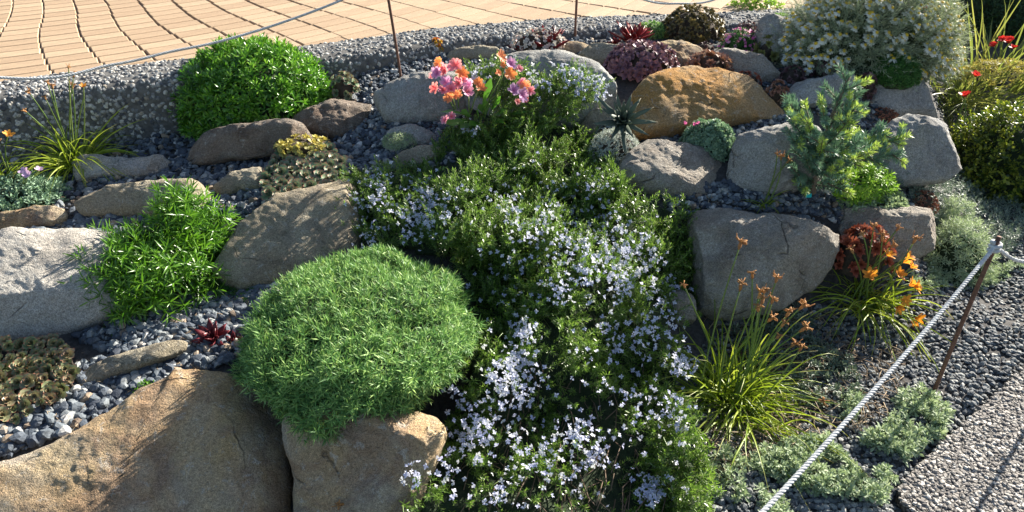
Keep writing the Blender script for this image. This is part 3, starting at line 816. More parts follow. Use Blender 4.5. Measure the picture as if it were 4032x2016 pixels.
#PLANTS#
# ------------------------------------------------------------------ leaf, shoot and rosette templates
GA = 2.39996
def rot_y(a): return np.array([[math.cos(a), 0, math.sin(a)], [0, 1, 0], [-math.sin(a), 0, math.cos(a)]])
def rot_z(a): return np.array([[math.cos(a), -math.sin(a), 0], [math.sin(a), math.cos(a), 0], [0, 0, 1]])

def leaf_lens(L, W, fold=.12, at=.5):
    return tpl([[0, 0, 0], [at * L, W / 2, fold * W], [at * L, -W / 2, fold * W], [L, 0, 0]], [[0, 2, 1], [1, 2, 3]], [0, .5, .5, 1])

def leaf_full(L, W, curl=.15, fold=.2, w1=.75, w2=1.0, w0=.15):
    xs = [0, .35, .72, 1]; z = lambda t: -curl * L * t * t
    V = [[0, W * w0 / 2, 0], [0, -W * w0 / 2, 0]]; tip = [0, 0]
    for t, w in ((.35, w1), (.72, w2)):
        V += [[t * L, W * w / 2, z(t) + fold * W * w], [t * L, 0, z(t)], [t * L, -W * w / 2, z(t) + fold * W * w]]; tip += [t] * 3
    V.append([L, 0, z(1)]); tip.append(1)
    T = [[0, 3, 2], [0, 1, 3], [1, 4, 3], [2, 3, 6], [2, 6, 5], [3, 4, 7], [3, 7, 6], [5, 6, 8], [6, 7, 8]]
    return tpl(V, T, tip)

def shoot_tpl(leaf, n, h, el0, el1, s0=1.0, s1=.55, seed=0, stem=None):
    """leaves spiralling up a short stem along +z"""
    r = np.random.default_rng(seed); parts = []
    for k in range(n):
        t = k / max(n - 1, 1)
        el = R(el0 + (el1 - el0) * t + r.normal() * 7); az = k * GA + r.normal() * .25
        s = (s0 + (s1 - s0) * t) * r.uniform(.85, 1.15)
        parts.append(xf(leaf, rot_z(az) @ rot_y(-el), s, (0, 0, h * t)))
    if stem:
        parts.append(tubes([np.array([[0, 0, -h * .5], [0, 0, h * .5], [0, 0, h]])], [np.array([stem, stem * .8, stem * .3])], 3))
    return join_tpl(parts)

def rosette_tpl(n, L, W, el0=12, el1=78, s_in=.45, curl=-.12, fold=.18, pt=.75, seed=0, h=.0):
    """welded rosette of cupped leaves, opening along +z; every leaf shares the centre vertex"""
    r = np.random.default_rng(seed)
    V, T, A = [[0, 0, 0]], [], [0]
    for k in range(n):
        t = k / max(n - 1, 1)
        el = R(el0 + (el1 - el0) * t + r.normal() * 4); az = k * GA
        s = (1 + (s_in - 1) * t) * r.uniform(.9, 1.1); l, w = L * s, W * (.35 + .65 * s)
        M = rot_z(az) @ rot_y(-el)
        pts = []
        for x, ww in ((.35, .7), (pt, 1.0)):
            zc = -curl * l * x * x
            pts += [[x * l, w * ww / 2, zc + fold * w], [x * l, 0, zc], [x * l, -w * ww / 2, zc + fold * w]]
        pts.append([l, 0, -curl * l])
        b = len(V); q = np.array(pts) @ M.T + [0, 0, h * t]
        V += q.tolist(); A += [.35] * 3 + [pt] * 3 + [1]
        T += [[0, b + 1, b], [0, b + 2, b + 1], [b, b + 1, b + 4], [b, b + 4, b + 3], [b + 1, b + 2, b + 5], [b + 1, b + 5, b + 4], [b + 3, b + 4, b + 6], [b + 4, b + 5, b + 6]]
    return tpl(V, T, A)

def flower_tpl(n, L, W, el=20, curl=.2, fold=.1, notch=False, seed=0, z0=0.0):
    """welded ring of petals opening along +z"""
    r = np.random.default_rng(seed); V, T, A = [[0, 0, z0]], [], [0]
    for k in range(n):
        az = k * 2 * math.pi / n + r.normal() * .08; e = R(el + r.normal() * 8); s = r.uniform(.88, 1.1)
        M = rot_z(az) @ rot_y(-e)
        zc = lambda x: -curl * L * x * x
        pts = [[.5 * L, W / 2, zc(.5) + fold * W], [.5 * L, 0, zc(.5)], [.5 * L, -W / 2, zc(.5) + fold * W], [.9 * L, W * .38, zc(.9)], [1.0 * L * (.93 if notch else 1.03), 0, zc(1)], [.9 * L, -W * .38, zc(.9)]]
        b = len(V); V += ((np.array(pts) * s) @ M.T + [0, 0, z0]).tolist(); A += [.5, .3, .5, 1, .9, 1]
        T += [[0, b + 1, b], [0, b + 2, b + 1], [b, b + 1, b + 4], [b, b + 4, b + 3], [b + 1, b + 2, b + 5], [b + 1, b + 5, b + 4]]
    return tpl(V, T, A)

def fit(box, dr=.85, lift=0.0):
    """half-ellipsoid standing on the garden whose outline fills a box of the photo"""
    x0, y0, x1, y1 = box; cx = (x0 + x1) / 2
    a = np.linspace(0, 2 * math.pi, 26)[None]; e = np.linspace(0, math.pi / 2, 9)[:, None]
    U = np.stack([np.cos(a) * np.cos(e), np.sin(a) * np.cos(e), np.sin(e) + 0 * a], -1).reshape(-1, 3)
    best = None
    pys = np.linspace(y0 + .35 * (y1 - y0), y1, 22)
    Cs = ground(np.full(22, cx), pys, lift)
    for C in Cs:
        depth = C[1] * cp - (C[2] - CH) * sp
        rx = (x1 - x0) / 2 * depth / F
        for h in np.linspace(.25, 2.2, 24) * rx:
            X, Y = project(C + U * [rx, rx * dr, h])
            err = (Y.min() - y0) ** 2 + (Y.max() - y1) ** 2
            if best is None or err < best[0]: best = (err, C, np.array([rx, rx * dr, h]))
    return best[1], best[2]

def dome_pts(C, rad, n, emin=-.12, shell=(.92, 1.04), even=False, bump=0.0):
    if even:
        k = np.arange(n) + .5; z = 1 - k / n * (1 - emin); az = k * GA
        az = az + rng.normal(size=n) * .12; z = np.clip(z + rng.normal(size=n) * .35 / n ** .5, emin, 1)
    else:
        z = rng.uniform(emin, 1, n); az = rng.uniform(0, 2 * math.pi, n)
    c = np.sqrt(np.clip(1 - z * z, 0, 1))
    U = np.stack([c * np.cos(az), c * np.sin(az), z], -1)
    s = rng.uniform(*shell, n)
    if bump: s = s + bump * fbm(U * 2.2 + C * 5, 3)
    return C + U * rad * s[:, None], norm(U / rad)

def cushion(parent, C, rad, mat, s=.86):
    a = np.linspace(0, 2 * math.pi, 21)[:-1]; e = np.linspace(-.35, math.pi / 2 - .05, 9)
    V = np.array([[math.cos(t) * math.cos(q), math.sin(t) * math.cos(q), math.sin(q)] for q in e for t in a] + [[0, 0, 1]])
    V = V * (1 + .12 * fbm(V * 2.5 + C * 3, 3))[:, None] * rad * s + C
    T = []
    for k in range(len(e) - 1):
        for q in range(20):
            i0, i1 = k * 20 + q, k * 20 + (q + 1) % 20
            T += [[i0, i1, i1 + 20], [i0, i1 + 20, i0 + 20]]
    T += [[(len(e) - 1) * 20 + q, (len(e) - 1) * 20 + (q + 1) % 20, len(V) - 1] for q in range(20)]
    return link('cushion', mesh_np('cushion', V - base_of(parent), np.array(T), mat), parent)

def dome_plant(name, box, label, cat, shoots, n, mat, dr=.85, lift=0.0, scale=(.8, 1.2), jit=.35, core=None, emin=-.12, bump=.08, up=.25, shell=(.9, 1.05), group=None):
    C, rad = fit(box, dr, lift)
    root = empty(name, C, label, cat, group)
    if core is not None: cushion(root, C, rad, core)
    P, Nn = dome_pts(C, rad, n, emin, shell, bump=bump)
    D = norm(Nn + rng.normal(size=(n, 3)) * jit + np.array([0, 0, up]))
    part_stuff('foliage', scatter(shoots, P, basis(D), rng.uniform(*scale, n)), mat, root)
    return root, C, rad

def place_parts(name, meshes, P, D, S, parent, mats=None):
    B = base_of(parent); Ms = basis(D)
    for k in range(len(P)):
        M = np.eye(4); M[:3, :3] = Ms[k] * S[k]; M[:3, 3] = P[k] - B
        link(name, meshes[k % len(meshes)], parent, mw=Matrix(M.tolist()))

def rosette_mound(name, box, label, tpls, n, mat, size, core, dr=.85, lift=0.0, jit=.25, emin=-.1, cat='succulent', up=.2):
    C, rad = fit(box, dr, lift)
    root = empty(name, C, label, cat)
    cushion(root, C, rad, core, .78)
    P, Nn = dome_pts(C, rad, n, emin, (.88, .98), even=True)
    D = norm(Nn + rng.normal(size=(n, 3)) * jit + np.array([0, -.1, up]))
    me = [mesh_np('rosette', t[0], t[1], mat, t[2]) for t in tpls]
    place_parts('rosette', me, P, D, rng.uniform(size * .75, size * 1.25, n), root)
    return root, C, rad

def rosette_mat(name, poly, label, tpls, n, mat, size, thick, cat='succulent'):
    """flat spreading mat of rosettes, spaced apart on the sloping ground"""
    q = sample_poly(poly, n * 14); P = ground(q[:, 0], q[:, 1], thick); keep = [0]; d = size * 1.9
    while len(keep) < n and d > size * .8:
        for k in range(len(P)):
            if len(keep) >= n: break
            if np.min(np.linalg.norm(P[keep] - P[k], axis=1)) > d: keep.append(k)
        d *= .93
    P = P[keep]; P[:, 2] += rng.normal(size=len(P)) * .005
    B = P.mean(0); B[2] = tz(B[0], B[1])
    root = empty(name, B, label, cat)
    D = norm(rng.normal(size=P.shape) * .2 + [.1, -.55, 1])
    st = part_stuff('stem', tubes([np.array([p - [0, 0, thick + .02], p]) for p in P], [.005] * len(P), 5), G_corebr, root)
    me = [mesh_np('rosette', t[0], t[1], mat, t[2]) for t in tpls]
    place_parts('rosette', me, P, D, rng.uniform(size * .7, size * 1.25, len(P)), root)
    return root

# ------------------------------------------------------------------ plant materials
G_bush = plant_mat('candytuft_leaf', [(.035, .12, .010), (.075, .22, .016), (.15, .35, .03), (.22, .42, .05)], rough=.3, transl=.38, spec=.6)
G_spiky = plant_mat('spiky_cushion_leaf', [(.06, .15, .045), (.13, .28, .08), (.24, .42, .12), (.38, .53, .17)], rough=.5, transl=.3)
G_lance = plant_mat('narrow_green_leaf', [(.045, .14, .010), (.09, .23, .016), (.17, .35, .03)], rough=.3, transl=.42, spec=.6)
G_rose = plant_mat('rosemary_leaf', [(.055, .11, .02), (.11, .21, .03), (.22, .36, .06), (.17, .20, .10)], rough=.36, transl=.38, spec=.55)
G_stem = plain_mat('woody_stem', (.14, .095, .06), .85)
G_gstem = plant_mat('green_stem', [(.12, .2, .04), (.18, .24, .06)], rough=.5, transl=.2)
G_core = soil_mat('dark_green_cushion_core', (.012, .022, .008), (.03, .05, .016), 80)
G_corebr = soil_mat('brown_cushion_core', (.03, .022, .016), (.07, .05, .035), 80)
W_rose = plant_mat('pale_blue_petal', [(.54, .56, .80), (.66, .68, .88), (.78, .79, .92)], rough=.6, transl=.35)
G_strap = plant_mat('strap_leaf', [(.15, .24, .015), (.27, .36, .03), (.38, .44, .07)], rough=.4, transl=.4, tip=(.32, .26, .08), tip_from=.75, tip_amt=.8)
G_dry = plant_mat('dry_flower', [(.45, .22, .07), (.55, .30, .12), (.38, .2, .09)], rough=.8, transl=.35)
G_orange = plant_mat('orange_petal', [(.72, .27, .03), (.78, .36, .05)], rough=.6, transl=.4)
G_sedum = plant_mat('sedum_rosette', [(.13, .22, .13), (.18, .28, .16), (.24, .28, .17)], tip=(.42, .13, .11), tip_from=.72, rough=.45, transl=.15, tip_amt=.9)
G_sedum2 = plant_mat('red_rimmed_rosette', [(.17, .22, .11), (.22, .25, .13), (.27, .23, .14)], tip=(.36, .10, .07), tip_from=.78, rough=.4, transl=.15)
G_purple = plant_mat('purple_rosette', [(.15, .085, .14), (.21, .12, .17), (.27, .15, .17)], tip=(.28, .13, .12), tip_from=.6, rough=.5, transl=.12)
G_brown = plant_mat('bronze_rosette', [(.055, .05, .028), (.10, .085, .035), (.20, .15, .05)], tip=(.26, .18, .06), tip_from=.7, rough=.5, transl=.2, tip_amt=.7)
G_semp = plant_mat('bronze_pointed_rosette', [(.26, .13, .10), (.32, .18, .13), (.36, .24, .18)], tip=(.20, .06, .05), tip_from=.75, rough=.5, transl=.15)
G_dsemp = plant_mat('dark_rosette', [(.10, .05, .06), (.15, .08, .085), (.24, .16, .16)], rough=.5, transl=.1)
G_red = plant_mat('red_agave_leaf', [(.20, .018, .02), (.26, .025, .025)], rough=.35, transl=.3, spec=.5, tip=(.10, .01, .012), tip_from=.8)
G_redsemp = plant_mat('red_rosette', [(.30, .08, .05), (.37, .12, .07), (.26, .06, .04)], rough=.45, transl=.2)
G_dred = plant_mat('dark_red_leaf', [(.12, .016, .022), (.16, .025, .03)], rough=.35, transl=.2)
G_agave = plant_mat('grey_green_agave_leaf', [(.085, .115, .085), (.11, .14, .10)], rough=.5, transl=.08, tip=(.35, .3, .22), tip_from=.9)
G_blue = plant_mat('blue_green_leaf', [(.15, .26, .16), (.22, .34, .22), (.30, .42, .29)], rough=.6, transl=.25)
G_silver = plant_mat('silver_leaf', [(.36, .41, .38), (.46, .50, .46), (.54, .57, .52)], rough=.7, transl=.2)
G_sage = plant_mat('grey_sage_leaf', [(.24, .32, .18), (.34, .43, .26), (.44, .51, .35)], rough=.65, transl=.3)
G_lime = plant_mat('lime_leaf', [(.16, .32, .03), (.24, .42, .05), (.32, .48, .08)], rough=.5, transl=.4)
G_lav = plant_mat('lavender_petal', [(.62, .42, .70), (.7, .5, .75)], rough=.6, transl=.4)
G_moss = plant_mat('bright_moss', [(.10, .26, .015), (.16, .36, .02), (.26, .45, .03)], rough=.6, transl=.3)
G_fern = plant_mat('dark_cushion_leaf', [(.025, .09, .02), (.05, .15, .03), (.09, .21, .04)], rough=.5, transl=.25)
G_shrub = plant_mat('shrub_leaf', [(.03, .06, .012), (.06, .11, .015), (.22, .27, .03), (.42, .45, .06)], rough=.4, transl=.35, spec=.5)
G_dshrub = plant_mat('dark_shrub_leaf', [(.018, .045, .018), (.03, .07, .025), (.045, .09, .03)], rough=.5, transl=.2)
G_yel = plant_mat('yellow_head_leaf', [(.42, .36, .09), (.52, .44, .12), (.36, .34, .12)], rough=.55, transl=.3)
G_redyel = plant_mat('yellow_red_leaf', [(.30, .32, .04), (.55, .38, .04), (.5, .16, .03)], tip=(.5, .07, .03), tip_from=.55, rough=.5, transl=.35)
G_brsed = plant_mat('red_brown_stonecrop', [(.20, .075, .05), (.28, .11, .07), (.34, .16, .09)], rough=.6, transl=.15)
P_pink = plant_mat('pink_lewisia_petal', [(.82, .22, .24), (.85, .33, .42), (.78, .30, .52), (.88, .34, .20)], tip=(.9, .55, .55), tip_from=.75, rough=.55, transl=.45, tip_amt=.7, base=(.75, .12, .16))
P_oran = plant_mat('orange_lewisia_petal', [(.88, .30, .10), (.9, .36, .2)], tip=(.9, .6, .4), tip_from=.75, rough=.55, transl=.45, tip_amt=.7)
P_lil = plant_mat('lilac_lewisia_petal', [(.72, .36, .68), (.76, .42, .72)], tip=(.85, .62, .82), tip_from=.7, rough=.55, transl=.45, base=(.6, .15, .4))
P_mag = plant_mat('magenta_flower', [(.75, .14, .42), (.82, .28, .52), (.85, .42, .60)], rough=.6, transl=.4)
P_red = plant_mat('red_flower', [(.62, .03, .03), (.7, .06, .05)], rough=.5, transl=.35)
P_white = plant_mat('white_petal', [(.82, .82, .78), (.9, .9, .87)], rough=.6, transl=.4)
P_yel = plant_mat('yellow_disc', [(.62, .40, .03), (.7, .5, .05)], rough=.7, transl=.1)
G_daisy = plant_mat('feathery_grey_leaf', [(.20, .26, .15), (.30, .36, .23), (.40, .45, .32)], rough=.6, transl=.3)
G_lew = plant_mat('fleshy_green_leaf', [(.07, .20, .02), (.12, .29, .03)], rough=.35, transl=.4, spec=.5)

# ------------------------------------------------------------------ domed bush, spiky cushion, narrow-leaved plant
lf = leaf_full(.042, .0098, .10, .18, .6, 1.0)
SH_bush = [shoot_tpl(lf, 11, .02, 5, 75, 1, .6, k) for k in range(4)]
dome_plant('candytuft_bush', (728, 172, 1305, 530), 'large domed bright green bush leaning against the pebbled kerb', 'bush', SH_bush, 1500, G_bush, .9, 0, (.75, 1.15), .3, G_core, -.15, .10, .3)
lf = leaf_lens(.025, .0034, .25, .35)
SH_sp = [shoot_tpl(lf, 7, .010, 5, 70, 1, .7, 10 + k) for k in range(4)]
dome_plant('spiky_cushion', (1010, 1020, 1835, 1640), 'dense spiky pale green cushion bulging over the boulders', 'cushion plant', SH_sp, 9600, G_spiky, 1.1, .12, (.65, 1.3), .35, G_core, -.5, .34, .3, (.9, 1.04))
lf = leaf_full(.054, .0072, .22, .2, 1.0, .7)
SH_ln = [shoot_tpl(lf, 13, .05, -5, 70, 1, .6, 20 + k, .0016) for k in range(4)]
C1, r1 = fit((285, 905, 870, 1250), .8); C2, r2 = fit((590, 745, 915, 1060), .8)
root = empty('narrow_leaved_plant', C1, 'bright green narrow-leaved plant spilling over the pale boulder', 'plant')
P1, N1 = dome_pts(C1, r1 * .9, 420, -.1, (.5, 1.0), bump=.2); P2, N2 = dome_pts(C2, r2 * .9, 230, -.1, (.5, 1.0), bump=.2)
Pn, Nn = np.concatenate([P1, P2]), np.concatenate([N1, N2])
part_stuff('foliage', scatter(SH_ln, Pn, basis(norm(Nn + rng.normal(size=Nn.shape) * .35 + [0, -.1, .25])), rng.uniform(.8, 1.2, len(Pn))), G_lance, root)
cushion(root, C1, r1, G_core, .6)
lf = leaf_full(.022, .009, .1, .25, .7, 1.0)
SH_bl = [shoot_tpl(lf, 9, .012, 5, 70, 1, .6, 30 + k) for k in range(3)]
root, C, rad = dome_plant('blue_green_plant', (-70, 690, 255, 850), 'blue-green leafy plant with two pale purple flowers', 'plant', SH_bl, 360, G_blue, .85, 0, (.8, 1.2), .4, G_core)
ft = flower_tpl(6, .024, .016, 45, .1)
me = mesh_np('flower', *ft[:2], G_lav, ft[2])
fp = np.array([on_y(100, 680, C[1] - .02), on_y(155, 672, C[1] + .02), on_y(112, 690, C[1] - .05)])
place_parts('flower', [me], fp, np.array([[-.2, -.3, 1], [.3, 0, 1], [0, -.6, .8]]), [1, .8, .9], root)
part_stuff('flower_stem', tubes([np.array([C + [0, 0, rad[2] * .4], p]) for p in fp], [.0015] * 3), G_gstem, root, kind=None)

# ------------------------------------------------------------------ strap-leaf clumps
def dry_head(seed, s=1.0):
    """withered flower: a bulb and a few curled shreds"""
    r = np.random.default_rng(seed); paths, rad = [], []
    paths.append(np.array([[0, 0, -.008], [0, 0, 0], [0, 0, .008], [0, 0, .014]]) * s); rad.append(np.array([.001, .0035, .003, .001]) * s)
    for k in range(5):
        a = r.uniform(0, 6.3); t = np.linspace(0, 1, 6); cu = r.uniform(2.5, 5.0)
        x = np.sin(t * cu) * .012; z = .01 + t * .02 - (1 - np.cos(t * cu)) * .008
        paths.append(np.stack([np.cos(a) * x, np.sin(a) * x, z], -1) * s); rad.append(np.linspace(.0018, .0008, 6) * s)
    return tubes(paths, rad, 4)

def strap_clump(name, label, bpx, n, L, W, tips, heads, mat=None, spread=1.0, up=.7, droop=(.3, .9), lift=0.0, width=.05, cat='plant', head_scale=1.0):
    B = ground(np.array(bpx[0]), np.array(bpx[1]), lift)
    root = empty(name, B, label, cat)
    bp = B + np.c_[rng.normal(size=(n, 2)) * width * .5, np.zeros(n)]
    D = np.c_[rng.normal(size=(n, 2)) * spread + (bp - B)[:, :2] * 6, np.abs(rng.normal(size=n)) * .4 + up]
    part_stuff('foliage', blades(bp, D, rng.uniform(L * .55, L * 1.1, n), W, rng.uniform(*droop, n), 8), mat or G_strap, root)
    for k, (px, py, dy, h) in enumerate(tips):
        tipp = on_y(px, py, B[1] + dy)
        b = B + np.array([rng.normal() * width * .4, rng.normal() * width * .4, 0])
        t = np.linspace(0, 1, 7)[:, None]
        mid = b * (1 - t) + tipp * t; mid[:, 2] += np.sin(t[:, 0] * math.pi) * .012
        mid[:, :2] += np.sin(t * math.pi) * rng.normal(size=2) * .008
        st = link('flower_stem', mesh_np('flower_stem', *(lambda a: (a[0] - B, a[1]))(tubes([mid], [np.linspace(.0030, .0019, 7)], 5)), G_gstem), root)
        if h is not None:
            hv = heads[h]
            d = tipp - mid[-2]
            M = np.eye(4); M[:3, :3] = basis(np.array([d]))[0] * rng.uniform(.8, 1.25) * head_scale; M[:3, 3] = tipp - B
            link('flower_head', hv[k % len(hv)], st, mw=Matrix(M.tolist()))
    return root, B
HD = [(lambda a: mesh_np('flower_head', a[0], a[1], G_dry, a[2]))(dry_head(k)) for k in range(4)]
HO = [(lambda a: mesh_np('flower_head', a[0], a[1], G_orange, a[2]))(flower_tpl(6, .022, .010, 55, .25, .2, seed=k)) for k in range(3)]
heads = {'d': HD, 'o': HO}
strap_clump('bulbine_clump', 'drooping strap-leaf clump with withered orange heads against the pebbled kerb', (310, 650), 150, .38, .0068,
            [(270, 268, -.02, 'd'), (329, 345, -.05, 'o'), (290, 300, 0, 'd'), (188, 330, -.03, 'd'), (117, 368, -.05, 'd'), (207, 345, .02, 'd'), (102, 440, -.08, 'd'), (180, 390, -.08, 'd'), (330, 380, -.02, None), (285, 345, .03, 'd')], heads, up=.75)
strap_clump('bulbine_clump', 'yellow-green strap-leaf clump beside the blue-green plant', (20, 720), 60, .24, .005, [(31, 535, -.03, 'o'), (-40, 500, 0, 'd'), (-10, 560, .02, 'd')], heads, up=.9)
strap_clump('bulbine_clump', 'strap-leaf clump with dry curled brown heads between rosemary and rope', (2870, 1580), 330, .46, .0058,
            [(2912, 970, .06, 'd'), (3056, 1105, .04, 'd'), (2915, 1135, .0, 'd'), (2962, 1090, .03, 'd'), (3040, 1190, .0, 'd'), (3154, 1212, .02, 'd'), (3158, 1300, 0, 'd'), (3150, 1376, -.05, 'd'),
             (3001, 1190, 0, 'd'), (2985, 1220, -.02, 'd'), (3080, 1282, -.03, 'd'), (2696, 1130, .02, 'd'), (3228, 1575, -.12, 'd'), (3010, 1150, .02, 'd'), (3100, 1240, 0, 'd'), (3060, 1330, -.05, 'd'), (2990, 1160, .05, 'd'), (3120, 1360, -.04, 'd'), (3030, 1260, .01, 'd')],
            heads, up=.65, droop=(.3, 1.1), width=.09, head_scale=1.25)
strap_clump('bulbine_clump', 'strap-leaf clump with fresh orange flowers beside the red rosettes', (3390, 1195), 150, .34, .0055,
            [(3439, 900, .02, 'd'), (3474, 940, .0, 'd'), (3532, 905, .02, 'd'), (3357, 992, 0, 'd'), (3567, 1018, 0, 'o'), (3584, 1056, -.02, 'o'), (3532, 1082, -.03, 'o'), (3424, 1091, -.05, 'o'), (3578, 1126, -.04, 'o'), (3561, 1184, -.08, 'o'),
             (3526, 1208, -.1, 'o'), (3584, 1262, -.12, 'o'), (3510, 970, 0, 'd'), (3600, 950, .0, 'd'), (3490, 1010, -.02, 'o'), (3400, 930, 0, 'd'), (3556, 1035, .02, 'o'), (3595, 1130, -.05, 'o'), (3600, 1250, -.1, 'o')], heads, up=.6, width=.08, head_scale=1.3)
strap_clump('bulbine_seedling', 'thin grassy tuft with nodding dry stems in front of the dwarf fir', (3010, 815), 14, .17, .004, [(3060, 610, .0, 'd'), (3075, 625, 0.02, 'd'), (3100, 640, .02, 'd')], heads, up=1.1, width=.015)
strap_clump('bulb_shoots', 'pale green bulb shoots at the foot of the brown boulder', (1500, 2050), 9, .16, .008, [(1405, 1950, 0, None), (1350, 1985, -.02, 'd')], heads, up=.7, width=.05)
G_kni = plant_mat('sword_leaf', [(.16, .22, .05), (.24, .28, .07), (.34, .34, .10)], rough=.4, transl=.4)
strap_clump('sword_leaf_clump', 'tall fan of stiff yellow-green sword leaves behind the box-leaved shrub', (3930, 330), 130, .62, .012, [], heads, G_kni, spread=.55, up=1.2, droop=(.0, .35), width=.35)
root, B = strap_clump('sword_leaf_clump', 'arching grassy clump between the daisy mound and the box-leaved shrub', (3740, 400), 260, .5, .006, [], heads, G_kni, spread=.8, up=.7, droop=(.2, .8), width=.2)
strap_clump('sword_leaf_clump', 'thin pale grass tuft at the foot of the blocky boulder', (3780, 560), 70, .36, .005, [], heads, G_kni, spread=.5, up=.9, droop=(.2, .7), width=.12)
# red flowers on long stems
rf = [(lambda a: mesh_np('flower_head', a[0], a[1], P_red, a[2]))(flower_tpl(9, .034, .022, 55, .1, .2, seed=k)) for k in range(2)]
for tips, bpx, lab in [([(3838, 305, 0, 'r')], (3760, 560), 'single deep red flower on a bent stem above the box-leaved shrub'),
                  ([(3800, 385, 0, 'r')], (3750, 600), 'small red flower bud beside the thin pale grass tuft'),
                  ([(3945, 165, 0, 'r'), (3975, 172, .03, 'r'), (3915, 185, -.02, 'r'), (3990, 195, 0, 'r')], (3950, 330), 'sprays of faded red flowers among the stiff sword leaves'),
                  ([(3640, 48, 0, 'r'), (3670, 38, .03, 'r'), (3655, 55, .02, 'r')], (3680, 220), 'bright red flowers rising behind the daisy mound')]:
    strap_clump('red_flower', lab, bpx, 6, .14, .005, tips, {'r': rf}, up=1.0, width=.03, cat='flower')

# ------------------------------------------------------------------ rosemary
lf = leaf_lens(.0165, .0042, .25, .55)
SH_ro = [shoot_tpl(lf, 32, .075, 15, 62, 1.1, .8, 40 + k, .0011) for k in range(5)] + [shoot_tpl(lf, 20, .032, 12, 62, .95, .75, 50 + k, .001) for k in range(3)]
MAIN = [(1750, 520), (1820, 470), (2000, 445), (2150, 470), (2290, 500), (2350, 600), (2450, 690), (2560, 750), (2680, 790), (2735, 840), (2740, 920), (2770, 1000), (2810, 1110), (2790, 1220), (2690, 1280), (2700, 1400), (2730, 1500), (2750, 1620), (2770, 1750), (2800, 1900), (2820, 2150),
        (1580, 2150), (1630, 1900), (1740, 1720), (1800, 1560), (1825, 1400), (1825, 1150), (1790, 1010), (1650, 990), (1480, 970), (1340, 910), (1320, 780), (1370, 680), (1520, 650), (1700, 620)]
def rosemary_thick(P):
    return .03 + .12 * np.clip(fbm(np.c_[P[:, :2] * 4.5, np.zeros(len(P))] + 5.5, 3) * 1.8 + .5, 0, 1.3)
q = sample_poly(MAIN, 7000)
G0 = ground(q[:, 0], q[:, 1], .07)
qx = sample_poly([(1720, 540), (1850, 470), (2150, 470), (2330, 560), (2500, 760), (2200, 860), (1750, 800), (1650, 680)], 900)
q = np.concatenate([q, qx]); G0 = ground(q[:, 0], q[:, 1], .07)
void = fbm(np.c_[G0[:, :2] * 5.5, np.zeros(len(G0))] + 40.2, 3) + .9 * np.clip((q[:, 1] - 1050) / 700, 0, 1) * .42
kp = rng.uniform(0, 1, len(q)) > np.clip((void - .12) * 5, 0, .92)
qb = sample_poly([(2560, 1700), (2780, 1700), (2815, 2120), (2500, 2120)], 420)
q = np.concatenate([q[kp], qb]); G0 = ground(q[:, 0], q[:, 1], .07)
th = rosemary_thick(G0) * np.where(q[:, 1] > 1250, 1.35, 1.0)
lv = rng.uniform(.45, 1.0, len(q)) ** .7
P = ground(q[:, 0], q[:, 1], th * lv)
low = np.clip((q[:, 1] - 900) / 800, 0, 1)[:, None]
D = norm(rng.normal(size=P.shape) * .5 + np.array([.05, -.1, .9]) * (1 - low) + np.array([.1, -.45, .55]) * low)
left = (q[:, 0] < 1700)[:, None]
D = norm(D + left * np.array([-.3, -.3, 0]))
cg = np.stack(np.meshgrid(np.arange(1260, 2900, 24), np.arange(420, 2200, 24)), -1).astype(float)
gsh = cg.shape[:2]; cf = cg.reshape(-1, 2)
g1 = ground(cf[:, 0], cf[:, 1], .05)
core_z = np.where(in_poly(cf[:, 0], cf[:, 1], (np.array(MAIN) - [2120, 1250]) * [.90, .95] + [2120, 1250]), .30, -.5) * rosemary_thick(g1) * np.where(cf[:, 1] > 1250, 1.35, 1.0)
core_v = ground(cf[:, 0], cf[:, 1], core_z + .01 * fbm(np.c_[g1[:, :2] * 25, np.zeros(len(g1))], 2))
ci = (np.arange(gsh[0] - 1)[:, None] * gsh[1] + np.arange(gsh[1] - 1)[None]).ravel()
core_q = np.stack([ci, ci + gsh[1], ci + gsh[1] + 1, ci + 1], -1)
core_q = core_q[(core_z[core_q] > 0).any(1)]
root = empty('rosemary_bush', ground(np.array(2150.), np.array(1300.)), 'sprawling rosemary covered in pale blue flowers, tumbling down the bank centre', 'bush')
part_stuff('foliage', scatter(SH_ro, P - D * .03, basis(D), rng.uniform(.75, 1.15, len(P)), which=np.where(low[:, 0] > .45, rng.integers(5, 8, len(P)), rng.integers(0, 8, len(P)))), G_rose, root)
link('shade_sheet', mesh_np('shade_sheet', core_v - base_of(root), core_q, G_core), root)  # added dark sheet under the sprigs, its colour standing in for shade in gaps
q2 = sample_poly([(1900, 1300), (2600, 1200), (2650, 2000), (1800, 2000)], 150)
A0 = ground(q2[:, 0], q2[:, 1], .02); A1 = ground(q2[:, 0] + rng.normal(size=150) * 60, q2[:, 1] + rng.uniform(60, 220, 150), .05)
part_stuff('stem', tubes([np.array([a, (a + b) / 2 + rng.normal(size=3) * .015, b]) for a, b in zip(A0, A1)], [.0015] * 150, 4), G_stem, root)
def ro_flower(seed):
    r = np.random.default_rng(seed); V, T, A = [[0, 0, 0]], [], [0]
    for az, L, W, e in ((0, .013, .0085, 10), (1.15, .010, .0055, 25), (-1.15, .010, .0055, 25), (2.7, .009, .005, 65), (-2.7, .009, .005, 65)):
        M = rot_z(az + r.normal() * .15) @ rot_y(-R(e + r.normal() * 8)); b = len(V)
        V += (np.array([[.6 * L, W / 2, .001], [.6 * L, -W / 2, .001], [L, 0, -.002]]) @ M.T).tolist(); A += [.6, .6, 1]
        T += [[0, b + 1, b], [b, b + 1, b + 2]]
    return tpl(V, T, A)
FR = [ro_flower(k) for k in range(5)]
FRM = [mesh_np('flower', t[0], t[1], W_rose, t[2]) for t in FR]
